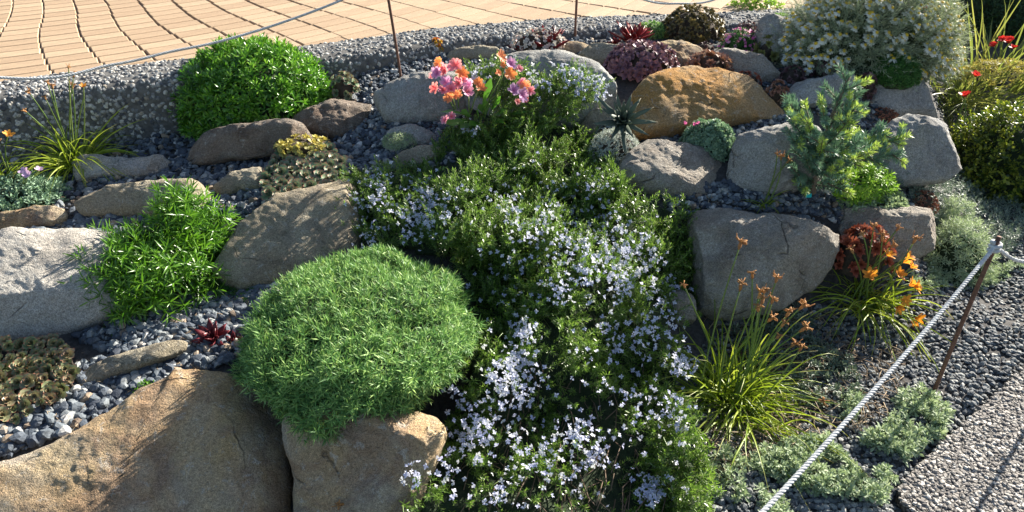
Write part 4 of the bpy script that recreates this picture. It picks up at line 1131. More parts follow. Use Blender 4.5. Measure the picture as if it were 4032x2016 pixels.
CL = [(1480, 720, 80, 22), (1480, 820, 90, 30), (1680, 800, 105, 60), (1650, 890, 80, 30), (1850, 510, 36, 12), (2050, 860, 110, 30), (2000, 790, 60, 10), (2170, 830, 60, 16), (2330, 720, 80, 18), (2240, 920, 130, 50), (2390, 950, 130, 60), (2520, 1010, 110, 45), (2450, 1100, 110, 35), (2640, 1150, 80, 26),
      (2200, 1130, 80, 16), (2310, 1080, 90, 22), (2060, 1300, 55, 22), (2030, 1430, 75, 34), (1990, 1500, 70, 26), (1900, 1640, 120, 34), (1850, 1720, 90, 20), (2300, 1700, 90, 26), (2330, 1790, 55, 18), (1790, 1560, 45, 8), (2060, 1560, 60, 16), (2560, 1300, 130, 30), (2680, 1430, 70, 26), (2400, 1350, 110, 14),
      (2560, 1930, 60, 30), (1750, 1820, 110, 14), (2150, 1800, 80, 16), (1620, 1880, 60, 8), (1950, 1950, 80, 9), (2250, 1870, 60, 9), (2650, 1640, 90, 18), (2130, 660, 150, 10), (2000, 1150, 150, 10), (2500, 1600, 120, 12), (1450, 930, 60, 10), (2000, 1750, 200, 10)]
cq = np.concatenate([np.c_[rng.normal(size=(n, 2)) * r * .5 + [x, y]] for x, y, r, n in [(a, b_, c_, int(d * 2.1)) for a, b_, c_, d in CL]])
cq = np.concatenate([cq, sample_poly([(1400, 720), (2300, 700), (2700, 950), (2700, 1600), (2700, 2000), (1700, 2000), (1900, 1500), (1850, 1000)], 330)])
Gc = ground(cq[:, 0], cq[:, 1], .07)
Pf = ground(cq[:, 0], cq[:, 1], rosemary_thick(Gc) * np.where(cq[:, 1] > 1250, 1.35, 1.0) + .012 + rng.uniform(0, .012, len(cq)))
Df = norm(rng.normal(size=Pf.shape) * .45 + np.array([.1, -.55, .6]))
idx = np.argsort(np.linalg.norm(Pf - CAM, axis=1))
place_parts('flower', FRM, Pf[idx[:300]], Df[idx[:300]], rng.uniform(.68, 1.0, 300), root)
far_i = idx[300:]
part_stuff('flower', scatter(FR, Pf[far_i], basis(Df[far_i]), rng.uniform(.68, 1.0, len(far_i))), W_rose, root)

# trailing rosemary over the wide grey boulder
UP = [(1800, 300), (1880, 260), (1960, 235), (2070, 245), (2110, 300), (2160, 290), (2230, 255), (2330, 290), (2385, 330), (2370, 400), (2300, 400), (2250, 470), (2150, 510), (2010, 520), (1960, 430), (1890, 370)]
q = sample_poly(UP, 750); yy = 2.62 + (500 - q[:, 1]) / 250 * .26
root = empty('rosemary_bush', on_y(2150, 480, 2.66), 'smaller trailing rosemary draped over the wide grey boulder', 'bush')
P = on_y(q[:, 0], q[:, 1], yy - rng.uniform(0, .10, len(q)))
D = norm(rng.normal(size=P.shape) * .5 + np.array([.1, -.35, .55]))
part_stuff('foliage', scatter(SH_ro, P - D * .02, basis(D), rng.uniform(.6, 1.0, len(P))), G_rose, root)
cq = np.concatenate([np.c_[rng.normal(size=(n, 2)) * r * .5 + [x, y]] for x, y, r, n in [(2100, 320, 50, 16), (2220, 290, 60, 26), (2340, 320, 50, 26), (2370, 370, 30, 14), (1880, 300, 50, 20), (2000, 270, 50, 18), (2150, 330, 60, 14), (2270, 360, 60, 20), (2290, 310, 50, 16)]])
Pf = on_y(cq[:, 0], cq[:, 1], 2.62 + (500 - cq[:, 1]) / 250 * .26 - .11)
place_parts('flower', FRM, Pf, norm(rng.normal(size=Pf.shape) * .45 + [.1, -.5, .6]), rng.uniform(.9, 1.2, len(Pf)), root)

# ------------------------------------------------------------------ pink and orange lewisia
B = ground(np.array(1900.), np.array(505.)) - [0, .13, 0]; B[2] = tz(B[0], B[1])
root = empty('lewisia', B, 'pink and orange flowers on fleshy green leaves above the rosemary', 'flower')
def crop3(x, y): return 1600 + x * .3494, 100 + y * .3494
for (bx, by, tx, ty, w, dy) in [(860, 900, 955, 600, .030, .0), (740, 1020, 395, 935, .034, -.02), (960, 960, 1045, 800, .028, -.03), (720, 1030, 620, 950, .03, 0), (700, 1080, 440, 1080, .04, -.08), (760, 1110, 620, 1120, .045, -.1), (850, 1110, 730, 1090, .04, -.1),
                               (950, 1050, 1100, 930, .03, -.05), (980, 1080, 1180, 1030, .028, -.06), (880, 1000, 820, 880, .03, .02), (900, 1000, 900, 850, .03, 0), (960, 1060, 1080, 1060, .03, -.1), (820, 1060, 790, 960, .03, -.04), (1000, 1050, 1370, 930, .02, -.05)]:
    a = on_y(*crop3(bx, by), B[1] + .0); b = on_y(*crop3(tx, ty), B[1] + dy)
    L = np.linalg.norm(b - a); t = leaf_full(L, w, .12, .12, .55, 1.0)
    x = (b - a) / L; z = norm(np.array([0, -.5, .8]) + rng.normal(size=3) * .2); yv = norm(np.cross(z, x)); z = np.cross(x, yv)
    M = np.stack([x, yv, z], -1)
    v = t[0] @ M.T + a - B
    link('leaf', mesh_np('leaf', v, t[1], G_lew, t[2]), root)
FT = {'p': P_pink, 'o': P_oran, 'l': P_lil}
LM = {c: [(lambda t: mesh_np('flower', t[0], t[1], m, t[2]))(flower_tpl(9, .030, .0135, 28, .05, .22, True, seed=k)) for k in range(3)] for c, m in FT.items()}
for (x, y, c, dy, s) in [(370, 420, 'o', .02, .8), (560, 450, 'p', .0, 1.05), (440, 510, 'p', .01, .9), (350, 540, 'l', 0, 1), (620, 545, 'o', .0, 1), (450, 650, 'l', -.03, 1.05), (590, 655, 'p', -.02, 1), (330, 715, 'p', -.02, .95), (420, 730, 'p', -.03, .9), (490, 815, 'o', -.05, .95), (570, 780, 'o', -.03, .85),
                         (680, 750, 'p', -.05, .95), (710, 670, 'l', -.02, .95), (525, 480, 'p', .03, .8), (500, 725, 'p', -.04, .9), (645, 610, 'p', 0, .8), (395, 470, 'p', .03, .8), (1060, 355, 'o', .02, .95), (1085, 447, 'o', 0, .5), (1170, 440, 'l', .02, .95), (1155, 545, 'o', -.01, 1.05), (1030, 535, 'o', 0, .55), (1270, 490, 'p', .03, .6),
                         (805, 640, 'o', .02, .75), (845, 715, 'o', 0, .8), (1205, 735, 'l', -.03, 1), (1300, 785, 'l', -.05, 1.05), (1295, 635, 'p', 0, .8), (1345, 690, 'o', -.02, .9), (1395, 740, 'p', 0, .8), (1250, 860, 'p', -.06, .5), (1340, 840, 'p', -.03, .6), (440, 1070, 'p', -.09, .7), (510, 1030, 'p', -.06, .7), (290, 570, 'p', .02, .5)]:
    p = on_y(*crop3(x, y), B[1] + dy)
    d = norm(np.array([rng.normal() * .35 + (x - 560) / 900 * .5, -.6, .6 + rng.normal() * .2]))
    place_parts('flower', [LM[c][int(rng.integers(3))]], [p], np.array([d]), [s], root)
for (bx, by, tx, ty) in [(560, 950, 480, 700), (590, 930, 560, 600), (710, 1000, 700, 780), (860, 1000, 1060, 580), (990, 880, 1100, 500), (1060, 1080, 1240, 820), (880, 1050, 935, 880), (540, 950, 380, 650), (720, 1000, 820, 700), (1000, 1000, 1330, 760)]:
    a = on_y(*crop3(bx, by), B[1] - .03); b = on_y(*crop3(tx, ty), B[1] - .005)
    link('flower_stem', mesh_np('flower_stem', *(lambda q: (q[0] - B, q[1]))(tubes([np.array([a, (a + b) / 2 + [0, 0, .006], b])], [.0024], 5)), G_gstem), root)

# ------------------------------------------------------------------ rosette succulents
RO_round = [rosette_tpl(18, 1.0, .78, 4, 76, .45, -.06, .14, .74, k) for k in range(3)]
RO_point = [rosette_tpl(22, 1.0, .45, 10, 80, .45, -.10, .2, .6, 10 + k) for k in range(3)]
RO_loose = [rosette_tpl(11, 1.0, .62, 5, 72, .5, .05, .15, .7, 20 + k, .15) for k in range(3)]
rosette_mat('sedum', [(1040, 700), (1090, 610), (1200, 580), (1300, 585), (1350, 640), (1330, 700), (1220, 750), (1100, 775), (1045, 765)], 'clump of round green rosettes with pink rims beside the rosemary', RO_round, 85, G_sedum, .030, .05)
rosette_mat('sedum', [(-120, 1370), (60, 1350), (230, 1340), (270, 1390), (290, 1480), (230, 1560), (150, 1600), (60, 1640), (-120, 1680)], 'red-rimmed round rosettes beside the thin stone sliver', RO_round, 130, G_sedum2, .024, .03)
rosette_mound('sedum', (1300, 280, 1415, 400), 'small green and red rosettes at the right edge of the domed bush', RO_round, 26, G_sedum, .022, G_corebr)
rosette_mound('echeveria', (2385, 165, 2665, 300), 'mound of dusky purple rosettes above the orange boulder', RO_loose, 130, G_purple, .028, G_corebr, .8, .03)
rosette_mound('aeonium', (2595, 22, 2855, 175), 'tall dark bronze rosette mound against the brick plaza', RO_loose, 150, G_brown, .024, G_corebr, .9)
rosette_mound('stonecrop', (3165, 208, 3358, 305), 'rounded plum purple stonecrop below the daisy mound', RO_loose, 110, G_purple, .017, G_corebr, .9)
rosette_mound('houseleek', (2705, 208, 2875, 300), 'bronze pointed rosettes on the crest of the orange boulder', RO_point, 26, G_semp, .036, G_corebr, .8, .03)
rosette_mound('houseleek', (2885, 283, 2995, 340), 'small orange-pink rosettes on the right shoulder of the orange boulder', RO_point, 26, G_redsemp, .016, G_corebr, .8, .03)
rosette_mound('houseleek', (3012, 318, 3092, 410), 'dusty pink rosettes wedged at the right end of the orange boulder', RO_point, 20, G_semp, .020, G_corebr, .8, .02)
rosette_mound('houseleek', (2968, 142, 3068, 248), 'yellow-green spiky rosettes left of the moss-topped boulder', RO_point, 18, plant_mat('green_pointed_rosette', [(.22, .24, .08), (.30, .30, .11)], tip=(.14, .06, .04), tip_from=.75, transl=.2), .030, G_corebr, .8)
rosette_mound('houseleek', (2900, 82, 2978, 142), 'dark rosettes behind the pink flowered cushion', RO_point, 18, G_dsemp, .020, G_corebr, .8)
rosette_mound('houseleek', (3055, 258, 3172, 335), 'dark purple-grey rosettes left of the plum stonecrop', RO_point, 34, G_dsemp, .016, G_corebr, .8)
rosette_mound('houseleek', (3365, 268, 3442, 395), 'dark rosettes hanging between two grey boulders behind the fir top', RO_point, 34, G_dsemp, .016, G_corebr, .8, .02)
rosette_mound('houseleek', (3330, 610, 3420, 670), 'dark rosettes at the foot of the blocky grey boulder', RO_point, 16, G_dsemp, .018, G_corebr, .8)
rosette_mound('houseleek', (3270, 885, 3500, 1075), 'brick red rosettes below the layered boulder', RO_point, 40, G_redsemp, .030, G_corebr, .7, .05)
rosette_mound('houseleek', (2740, 165, 2810, 205), 'tiny grey-white rosettes in front of the bronze rosette mound', RO_point, 16, G_dsemp, .012, G_corebr, .8)
rosette_mound('stonecrop', (3418, 425, 3535, 478), 'low red-brown stonecrop on top of the blocky grey boulder', RO_loose, 60, G_brsed, .010, G_corebr, .8)
rosette_mound('stonecrop', (3555, 748, 3690, 840), 'red-brown stonecrop at the right end of the layered boulder', RO_loose, 80, G_brsed, .011, G_corebr, .8)
rosette_mound('euphorbia', (1085, 538, 1295, 610), 'yellow leafy heads behind the green and pink rosettes', RO_loose, 34, G_yel, .024, G_corebr, .7, .07)
rosette_mound('sedum', (1690, 150, 1752, 222), 'upright yellow and red succulent by the kerb', RO_loose, 26, G_redyel, .017, G_corebr, .8)
rosette_mound('sedum', (2005, 110, 2235, 200), 'pale grey-pink beaded cushion behind the red spiky rosettes', RO_loose, 130, plant_mat('pale_bead_leaf', [(.55, .54, .50), (.66, .61, .56), (.68, .52, .48)], transl=.15), .013, G_corebr, .6, .03)
rosette_mound('sedum', (2340, 490, 2440, 560), 'blue-grey beaded cushion at the foot of the wide grey boulder', RO_loose, 70, plant_mat('blue_bead_leaf', [(.26, .32, .32), (.36, .42, .42)], transl=.1), .010, G_corebr, .8)

# spiky rosettes whose leaves can be told apart: every leaf its own part
def agave(name, label, px, n, L, W, mat, el0, el1, lift=0.0, face=(0, -.3, 1), curl=-.05, cat='succulent', seed=0):
    r = np.random.default_rng(seed)
    B = ground(np.array(float(px[0])), np.array(float(px[1])), lift)
    root = empty(name, B, label, cat)
    Mf = basis(np.array([face], float), np.array([0.0]))[0]
    for k in range(n):
        t = k / (n - 1); l = L * (1 - .35 * t) * r.uniform(.85, 1.1)
        lt = leaf_full(l, W * r.uniform(.85, 1.1), curl, .28, 1.0, .62, .7)
        M = Mf @ rot_z(k * GA) @ rot_y(-R(el0 + (el1 - el0) * t + r.normal() * 5))
        off = Mf @ rot_z(k * GA) @ np.array([L * .05 * (1 - t), 0, 0])
        v = lt[0].copy(); v = np.concatenate([v, v + [0, 0, -W * .12]]); nv = len(lt[0])
        T = np.concatenate([lt[1], lt[1][:, ::-1] + nv])
        bd = [0, 2, 5, 8, 7, 4, 1]
        T = np.concatenate([T, np.array([[bd[q], bd[(q + 1) % 7], bd[(q + 1) % 7] + nv] for q in range(7)] + [[bd[q], bd[(q + 1) % 7] + nv, bd[q] + nv] for q in range(7)])])
        link('leaf', mesh_np('leaf', v @ M.T + off, T, mat, np.r_[lt[2], lt[2]]), root)
    return root
agave('agave', 'dark grey-green spiny agave against the orange boulder', (2450, 480), 26, .125, .020, G_agave, 0, 78, .16, (-.05, -.75, .7), seed=1)
agave('agave', 'larger deep red spiky rosette in front of the pale beaded cushion', (2150, 205), 20, .155, .044, G_red, 28, 82, .0, (0, -.1, 1), seed=2)
agave('agave', 'smaller deep red spiky rosette left of its larger twin', (2070, 207), 16, .10, .028, G_red, 25, 80, .0, (-.1, -.1, 1), seed=3)
agave('agave', 'bright red spiky rosette behind the dusky purple rosettes', (2490, 172), 26, .135, .034, G_red, 25, 80, .0, (.1, -.1, 1), seed=4)
agave('agave', 'low dark red rosette beside the bright red spiky one', (2420, 178), 14, .05, .016, G_red, 15, 75, .0, seed=5)
agave('houseleek', 'dark red rosette in the gravel left of the spiky cushion', (840, 1345), 22, .075, .026, G_dred, 10, 80, .0, (0, -.4, 1), seed=6)
agave('houseleek', 'small dark red offset rosette at the edge of the spiky cushion', (920, 1350), 14, .045, .016, G_dred, 10, 80, .0, (0, -.3, 1), seed=7)
lf = leaf_full(.02, .006, .1, .2, .7, 1.0)
SH_sm = [shoot_tpl(lf, 9, .01, 5, 70, 1, .6, 60 + k) for k in range(3)]
dome_plant('weed_tuft', (545, 1515, 605, 1565), 'tiny green tuft in the gravel above the largest boulder', 'plant', SH_sm, 14, G_lance)

# ------------------------------------------------------------------ daisy mound and cushions
lf = leaf_lens(.02, .0022, .2, .5)
SH_da = [shoot_tpl(lf, 16, .06, 20, 65, 1, .7, 70 + k, .0009) for k in range(4)]
root, C, rad = dome_plant('daisy_bush', (3070, -60, 3725, 290), 'big mound of white daisies with yellow centres', 'bush', SH_da, 2600, G_daisy, .62, 0, (.8, 1.4), .35, G_core, -.15, .08, .3)
def daisy(seed):
    pt = flower_tpl(13, .0178, .0072, -12, .25, .0, seed=seed)
    a = np.arange(8) * math.pi / 4
    V = np.concatenate([np.c_[np.cos(a) * .0074, np.sin(a) * .0074, np.full(8, .0008)], np.c_[np.cos(a) * .0055, np.sin(a) * .0055, np.full(8, .0052)], [[0, 0, .0055]]])
    T = []
    for k in range(8):
        k2 = (k + 1) % 8; T += [[k, k2, 8 + k2], [k, 8 + k2, 8 + k], [8 + k, 8 + k2, 16]]
    V2, T2, A2 = join_tpl([pt, tpl(V, T)])
    mi = np.r_[np.zeros(len(pt[1]), int), np.ones(len(T), int)]
    return mesh_np('daisy_flower', V2, T2, [P_white, P_yel], A2, True, mi)
DM = [daisy(k) for k in range(4)]
P, Nn = dome_pts(C, rad, 1100, -.05, (1.03, 1.16), bump=.06)
fx, fy = project(P); facing = ((CAM - P) * Nn).sum(1)
keep = np.where((facing > .25) & (fx > 3080) & (fy > -40))[0][:300]
Dd = norm(Nn * .6 + np.array([.35, -.05, .8]) + rng.normal(size=P.shape) * .25)
place_parts('daisy_flower', DM, P[keep], Dd[keep], rng.uniform(.9, 1.25, len(keep)), root)
sb = C + (P[keep] - C) * .8
part_stuff('flower_stem', tubes([np.array([a, b]) for a, b in zip(sb, P[keep])], [.001] * len(keep), 3), G_gstem, root)
lf = leaf_lens(.012, .0035, .2, .5)
SH_cu = [shoot_tpl(lf, 9, .008, 5, 70, 1, .6, 80 + k) for k in range(3)]
dome_plant('dark_green_cushion', (3425, 210, 3605, 330), 'dark green rounded cushion under the daisies', 'cushion plant', SH_cu, 1500, G_fern, .9, .10, (.9, 1.3), .3, G_core)
dome_plant('moss_cushion', (3028, 57, 3112, 95), 'small bright green moss tuft on a grey boulder', 'moss', SH_cu, 420, G_moss, .8, .05, (.6, .9), .3, G_core)
root, C, rad = dome_plant('pink_cushion', (2838, 122, 2975, 225), 'green cushion studded with magenta pink flowers', 'cushion plant', SH_cu, 600, G_fern, .85, .0, (.9, 1.3), .3, G_core)
ft = flower_tpl(5, .008, .006, 25, .05); me = mesh_np('flower', *ft[:2], P_mag, ft[2])
P, Nn = dome_pts(C, rad, 90, .0, (1.04, 1.2)); place_parts('flower', [me], P, norm(Nn + [.1, -.2, .5]), rng.uniform(.9, 1.3, 90), root)
lf = leaf_full(.03, .012, .1, .2, .7, 1.0)
SH_li = [shoot_tpl(lf, 8, .03, 10, 70, 1, .6, 90 + k) for k in range(3)]
dome_plant('lime_plant', (2880, -10, 3060, 85), 'lime green leafy plant at the plaza edge left of the daisies', 'plant', SH_li, 130, G_lime, .7)
lf = leaf_full(.016, .009, .1, .25, .8, 1.0)
SH_sx = [shoot_tpl(lf, 8, .008, 5, 70, 1, .6, 100 + k) for k in range(3)]
root, C, rad = dome_plant('saxifrage', (2685, 480, 2885, 625), 'rounded green leafy cushion with a few pink buds above the rough buff boulder', 'cushion plant', SH_sx, 620, G_blue, .8, .0, (.8, 1.2), .4, G_core)
for px, py in ((2697, 488), (2732, 492), (2745, 488)):
    p = on_y(px, py, C[1] - .01); place_parts('flower', [mesh_np('flower', *(lambda t: t[:2])(flower_tpl(5, .016, .009, 65, .0)), P_lil)], [p - [0, 0, .006]], np.array([[.1, -.2, 1]]), [1], root)
dome_plant('silver_cushion', (2320, 515, 2515, 650), 'pale silver-white cushion between the rosemary and the rough buff boulder', 'cushion plant', SH_cu, 900, G_silver, .8, .0, (.7, 1.0), .4, G_corebr, -.1, .1)
dome_plant('green_saxifrage', (2505, 95, 2620, 150), 'low fresh green leaves behind the bright red spiky rosette', 'plant', SH_sm, 160, G_spiky, .7)
dome_plant('flat_saxifrage', (1510, 525, 1640, 585), 'flat grey-green cushion on the small grey stone', 'cushion plant', SH_cu, 420, G_sage, .7, .02, (.6, .9))
dome_plant('silver_foliage', (3470, -60, 3650, 60), 'silvery white foliage behind the daisy mound', 'plant', SH_sm, 260, G_silver, .7)
dome_plant('box_shrub', (3720, 410, 4330, 840), 'box-leaved shrub with yellow-green new leaves beside the bed', 'shrub', [shoot_tpl(leaf_full(.024, .013, .1, .15, .8, 1.0), 10, .05, 5, 70, 1, .6, 110 + k, .0015) for k in range(4)], 1500, G_shrub, .9, 0, (.8, 1.2), .6, G_core, -.2, .22, .3, (.78, 1.05))
dome_plant('dark_shrub', (3720, -190, 4430, 190), 'dark shaded evergreen shrub behind the sword leaves', 'shrub', [shoot_tpl(leaf_lens(.03, .014, .15, .55), 9, .05, 5, 70, 1, .6, 120 + k) for k in range(3)], 2000, G_dshrub, .7, 0, (.8, 1.2), .5, G_core, -.2, .18, .3)
dome_plant('golden_heads', (3780, 240, 4080, 330), 'golden seed heads in front of the stiff sword leaves', 'plant', SH_sm, 240, G_yel, .5, .25)
lf = leaf_full(.034, .008, .2, .2, .8, 1.0)
SH_yg = [shoot_tpl(lf, 11, .02, 0, 65, 1, .6, 130 + k) for k in range(3)]
dome_plant('yellow_green_plant', (3235, 655, 3500, 790), 'yellow-green leafy plant under the dwarf fir', 'plant', SH_yg, 150, G_lime, .7, 0, (.7, 1.1))
dome_plant('silver_sage', (3250, 740, 3560, 840), 'silver-green crinkled plant above the layered boulder', 'plant', SH_sx, 330, G_sage, .6, 0, (.9, 1.4), .5)
lf = leaf_lens(.022, .004, .2, .5)
SH_ar = [shoot_tpl(lf, 14, .03, 0, 65, 1, .6, 140 + k) for k in range(3)]
dome_plant('silver_artemisia', (3620, 890, 3870, 1130), 'feathery silver-green mound beside the rope stake', 'plant', SH_ar, 420, G_sage, .8, 0, (.8, 1.2), .4, G_core)
dome_plant('silver_artemisia', (3690, 790, 3800, 920), 'pale silvery tuft at the right end of the layered boulder', 'plant', SH_ar, 150, G_sage, .8, 0, (.7, 1.0), .4)

# ------------------------------------------------------------------ ground cover and dry litter
lf = leaf_full(.02, .0075, .1, .2, .7, 1.0)
SH_gc = [shoot_tpl(lf, 9, .012, 0, 70, 1, .6, 150 + k) for k in range(4)]
def cover(name, poly, n, mat, label, shoots=None, scale=(.7, 1.2), lift=.02, clump=.0):
    q = sample_poly(poly, n); P = ground(q[:, 0], q[:, 1])
    if clump:
        k = fbm(np.c_[P[:, :2] * 7, np.zeros(n)], 3) > clump - .2; P = P[k]
    P[:, 2] += rng.uniform(0, lift, len(P))
    D = norm(rng.normal(size=P.shape) * .4 + [0, -.1, 1])
    V, T, A = scatter(shoots or SH_gc, P, basis(D), rng.uniform(*scale, len(P)))
    b = np.array([P[:, 0].mean(), P[:, 1].mean(), P[:, 2].min()])
    return tag(link(name, mesh_np(name, V - b, T, mat, A), loc=b), label, 'ground cover', kind='stuff')
cover('ground_cover', [(3290, 1590), (3480, 1570), (3640, 1550), (3740, 1640), (3690, 1740), (3560, 1820), (3480, 1990), (3200, 1960), (3020, 1840), (3060, 1760), (3350, 1720)], 1300, G_sage, 'grey-green ground cover along the concrete path edge', lift=.03, clump=.15)
cover('ground_cover', [(2840, 1180), (3250, 1230), (3330, 1400), (3400, 1560), (3180, 1620), (2950, 1500)], 650, plant_mat('dusty_leaf', [(.10, .14, .10), (.18, .23, .16)], transl=.2), 'sparse grey leaves on the shaded bed beside the dark boulder', clump=.1)
cover('ground_cover', [(3560, 780), (3420, 750), (3450, 700), (3760, 690), (4060, 740), (4060, 900), (3980, 1000), (3850, 1060), (3700, 1000)], 1150, plant_mat('blue_grey_leaf', [(.10, .15, .11), (.18, .24, .18), (.26, .31, .25)], transl=.2), 'blue-grey ground cover under the box-leaved shrub', SH_ar, (.7, 1.1), .04)
cover('ground_cover', [(3560, 1000), (3720, 1080), (3900, 1080), (4060, 1000), (4060, 1080), (3900, 1130), (3600, 1150)], 350, G_sage, 'grey-green sprigs at the back edge of the fine gravel', clump=.1)
cover('ground_cover', [(2880, 1730), (3100, 1780), (3220, 1960), (3100, 2080), (2800, 2050), (2760, 1850)], 420, G_sage, 'yellowish sprigs between rosemary and rope', clump=.1)
cover('ground_cover', [(760, 1130), (980, 1090), (1000, 1190), (850, 1210)], 160, G_fern, 'small green leaves between narrow-leaved plant and spiky cushion', SH_cu, (.8, 1.3), .01)
cover('ground_cover', [(2100, 95), (2600, 85), (2600, 130), (2120, 150)], 30, G_silver, 'sparse grey sprigs along the kerb', SH_sm, (.5, .8))
def litter(poly, n, L, mat, label, r=.0012):
    q = sample_poly(poly, n); P = ground(q[:, 0], q[:, 1]) + np.array([0, 0, .012])
    D = norm(np.c_[rng.normal(size=(n, 2)), rng.normal(size=n) * .18]) * rng.uniform(L * .5, L * 1.3, n)[:, None]
    b = P.mean(0)
    V, T, A = tubes([np.array([p - d / 2, p + rng.normal(size=3) * .006 + [0, 0, .006], p + d / 2]) - b for p, d in zip(P, D)], [r] * n, 3)
    return tag(link('dry_litter', mesh_np('dry_litter', V, T, mat, A), loc=b), label, 'dry litter', kind='stuff')
M_straw = plant_mat('dry_straw', [(.16, .11, .07), (.27, .20, .13), (.38, .31, .21)], rough=.85, transl=.1)
litter([(2900, 1500), (3300, 1350), (3560, 1380), (3560, 1600), (3350, 1720), (3050, 1800), (2780, 1900), (2750, 1700)], 420, .07, M_straw, 'dry brown stalks scattered across the bed under the rope')
litter([(2780, 1250), (3300, 1230), (3450, 1400), (2950, 1550)], 260, .06, M_straw, 'dry stalks on the shaded ground before the dark boulder')
litter([(-50, 890), (450, 870), (500, 960), (100, 960)], 40, .05, M_straw, 'thin yellow stalks on the sunlit gravel behind the pale boulder', .001)

litter([(-50, 560), (900, 520), (1400, 420), (1300, 700), (700, 900), (0, 960)], 130, .022, M_straw, 'tiny dry bits lying in the gravel between the left boulders', .0011)
litter([(0, 1640), (400, 1440), (1000, 1150), (950, 1380), (300, 1700)], 90, .020, M_straw, 'tiny dry bits in the gravel above the largest boulder', .0011)
litter([(2600, 770), (3250, 740), (3600, 800), (3200, 870), (2700, 850)], 90, .024, M_straw, 'tiny dry bits in the gravel around the dwarf fir', .0011)
# ------------------------------------------------------------------ dwarf fir
Yf = float(ground(np.array(3195.), np.array(800.))[1]) + .02
B = np.array([*on_y(3195, 800, Yf)[:2], 0]); B[2] = tz(B[0], B[1])
root = empty('dwarf_fir', B, 'dwarf blue-green fir with lime tipped branches', 'tree')
M_bark = plain_mat('fir_bark', (.16, .12, .085), .9, 120)
G_fir = plant_mat('fir_needle', [(.11, .21, .145), (.16, .28, .19), (.22, .35, .24)], rough=.45, transl=.2)
G_firl = plant_mat('fir_new_needle', [(.36, .50, .09), (.48, .60, .16)], rough=.45, transl=.3)
TR = np.array([on_y(x, y, Yf + d) for x, y, d in ((3195, 805, 0), (3205, 720, 0), (3222, 640, .01), (3245, 560, .02), (3270, 480, .03), (3300, 400, .04), (3345, 300, .05))])
link('trunk', mesh_np('trunk', *(lambda a: (a[0] - B, a[1]))(tubes([TR], [np.linspace(.013, .005, 7)], 7)), M_bark), root)
def twig_needles(path, L, per, spread=55):
    """needles standing round a twig path"""
    path = np.asarray(path); seg = np.linalg.norm(np.diff(path, axis=0), axis=1).sum(); n = max(int(seg * per), 12)
    t = np.sort(rng.uniform(0, 1, n)); ti = t * (len(path) - 1); i = np.minimum(ti.astype(int), len(path) - 2)
    P = path[i] + (path[i + 1] - path[i]) * (ti - i)[:, None]; tan = norm(path[i + 1] - path[i])
    rad = norm(np.cross(tan, rng.normal(size=(n, 3)))) + np.array([0, 0, .35])
    e = R(spread); D = norm(tan * math.cos(e) + norm(rad) * math.sin(e))
    return P, D, t
NEED = [xf(leaf_lens(1.0, .13, .1, .5), rot_y(-math.pi / 2))]
def fir_branch(a, b, nside, lime, sl=.09):
    a = np.asarray(a); b = np.asarray(b); t = np.linspace(0, 1, 6)[:, None]
    main = a * (1 - t) + b * t; main[:, 2] += -np.sin(t[:, 0] * math.pi) * .012
    paths = [main]; ax = norm(b - a); side = norm(np.cross(ax, [0, -.35, 1.]))
    for k in range(nside):
        f = (k + 1.2) / (nside + 1.0); s = 1 if k % 2 else -1
        p = a + (b - a) * min(f, .95); l = sl * (1.15 - .6 * f) * rng.uniform(.8, 1.2)
        d = norm(ax * .75 + side * s * .85 + rng.normal(size=3) * .18)
        tt = np.linspace(0, 1, 4)[:, None]; paths.append(p + d * l * tt)
    br = link('branch', mesh_np('branch', *(lambda q: (q[0] - B, q[1]))(tubes(paths, [np.linspace(.0035, .0015, len(p)) for p in paths], 4)), M_bark), root)
    Pg, Dg, Pl, Dl = [], [], [], []
    for k, p in enumerate(paths):
        P, D, t = twig_needles(p, .02, 1900)
        isl = (t > .62) & (rng.uniform() < lime)
        Pg.append(P[~isl]); Dg.append(D[~isl]); Pl.append(P[isl]); Dl.append(D[isl])
    Pg, Dg, Pl, Dl = map(np.concatenate, (Pg, Dg, Pl, Dl))
    def nd(P, D, m, s):
        V, T, A = scatter(NEED, P, basis(D), rng.uniform(s * .8, s * 1.2, len(P)))
        o = link('needles', mesh_np('needles', V - B, T, m, A), br); o['kind'] = 'stuff'
    nd(Pg, Dg, G_fir, .023)
    if len(Pl): nd(Pl, Dl, G_firl, .021)
def tp(f):
    x = f * (len(TR) - 1); i = min(int(x), len(TR) - 2); return TR[i] + (TR[i + 1] - TR[i]) * (x - i)
for f, x, y, dy, ns, lm in [(.74, 3345, 288, .05, 3, .1), (.52, 3095, 385, .03, 5, .6), (.42, 3105, 455, -.06, 5, .5), (.36, 3118, 545, -.10, 5, .3), (.64, 3392, 358, .04, 3, .6), (.60, 3235, 385, .0, 3, .4), (.55, 3378, 415, -.03, 4, .7),
                            (.46, 3345, 470, -.08, 4, .6), (.40, 3500, 520, .05, 6, .5), (.36, 3578, 532, .02, 7, .8), (.33, 3550, 602, -.05, 6, .8), (.30, 3440, 592, -.14, 6, .6), (.30, 3240, 550, -.16, 4, .2), (.24, 3165, 600, -.12, 4, .2), (.24, 3330, 640, -.12, 4, .4), (.17, 3115, 655, -.05, 2, .2), (.12, 3130, 715, -.03, 2, .5), (.16, 3330, 720, -.04, 4, .9),
                            (.42, 3180, 480, -.12, 4, .2), (.36, 3390, 545, -.1, 4, .4)]:
    fir_branch(tp(f), on_y(x, y, Yf + dy), ns, lm)
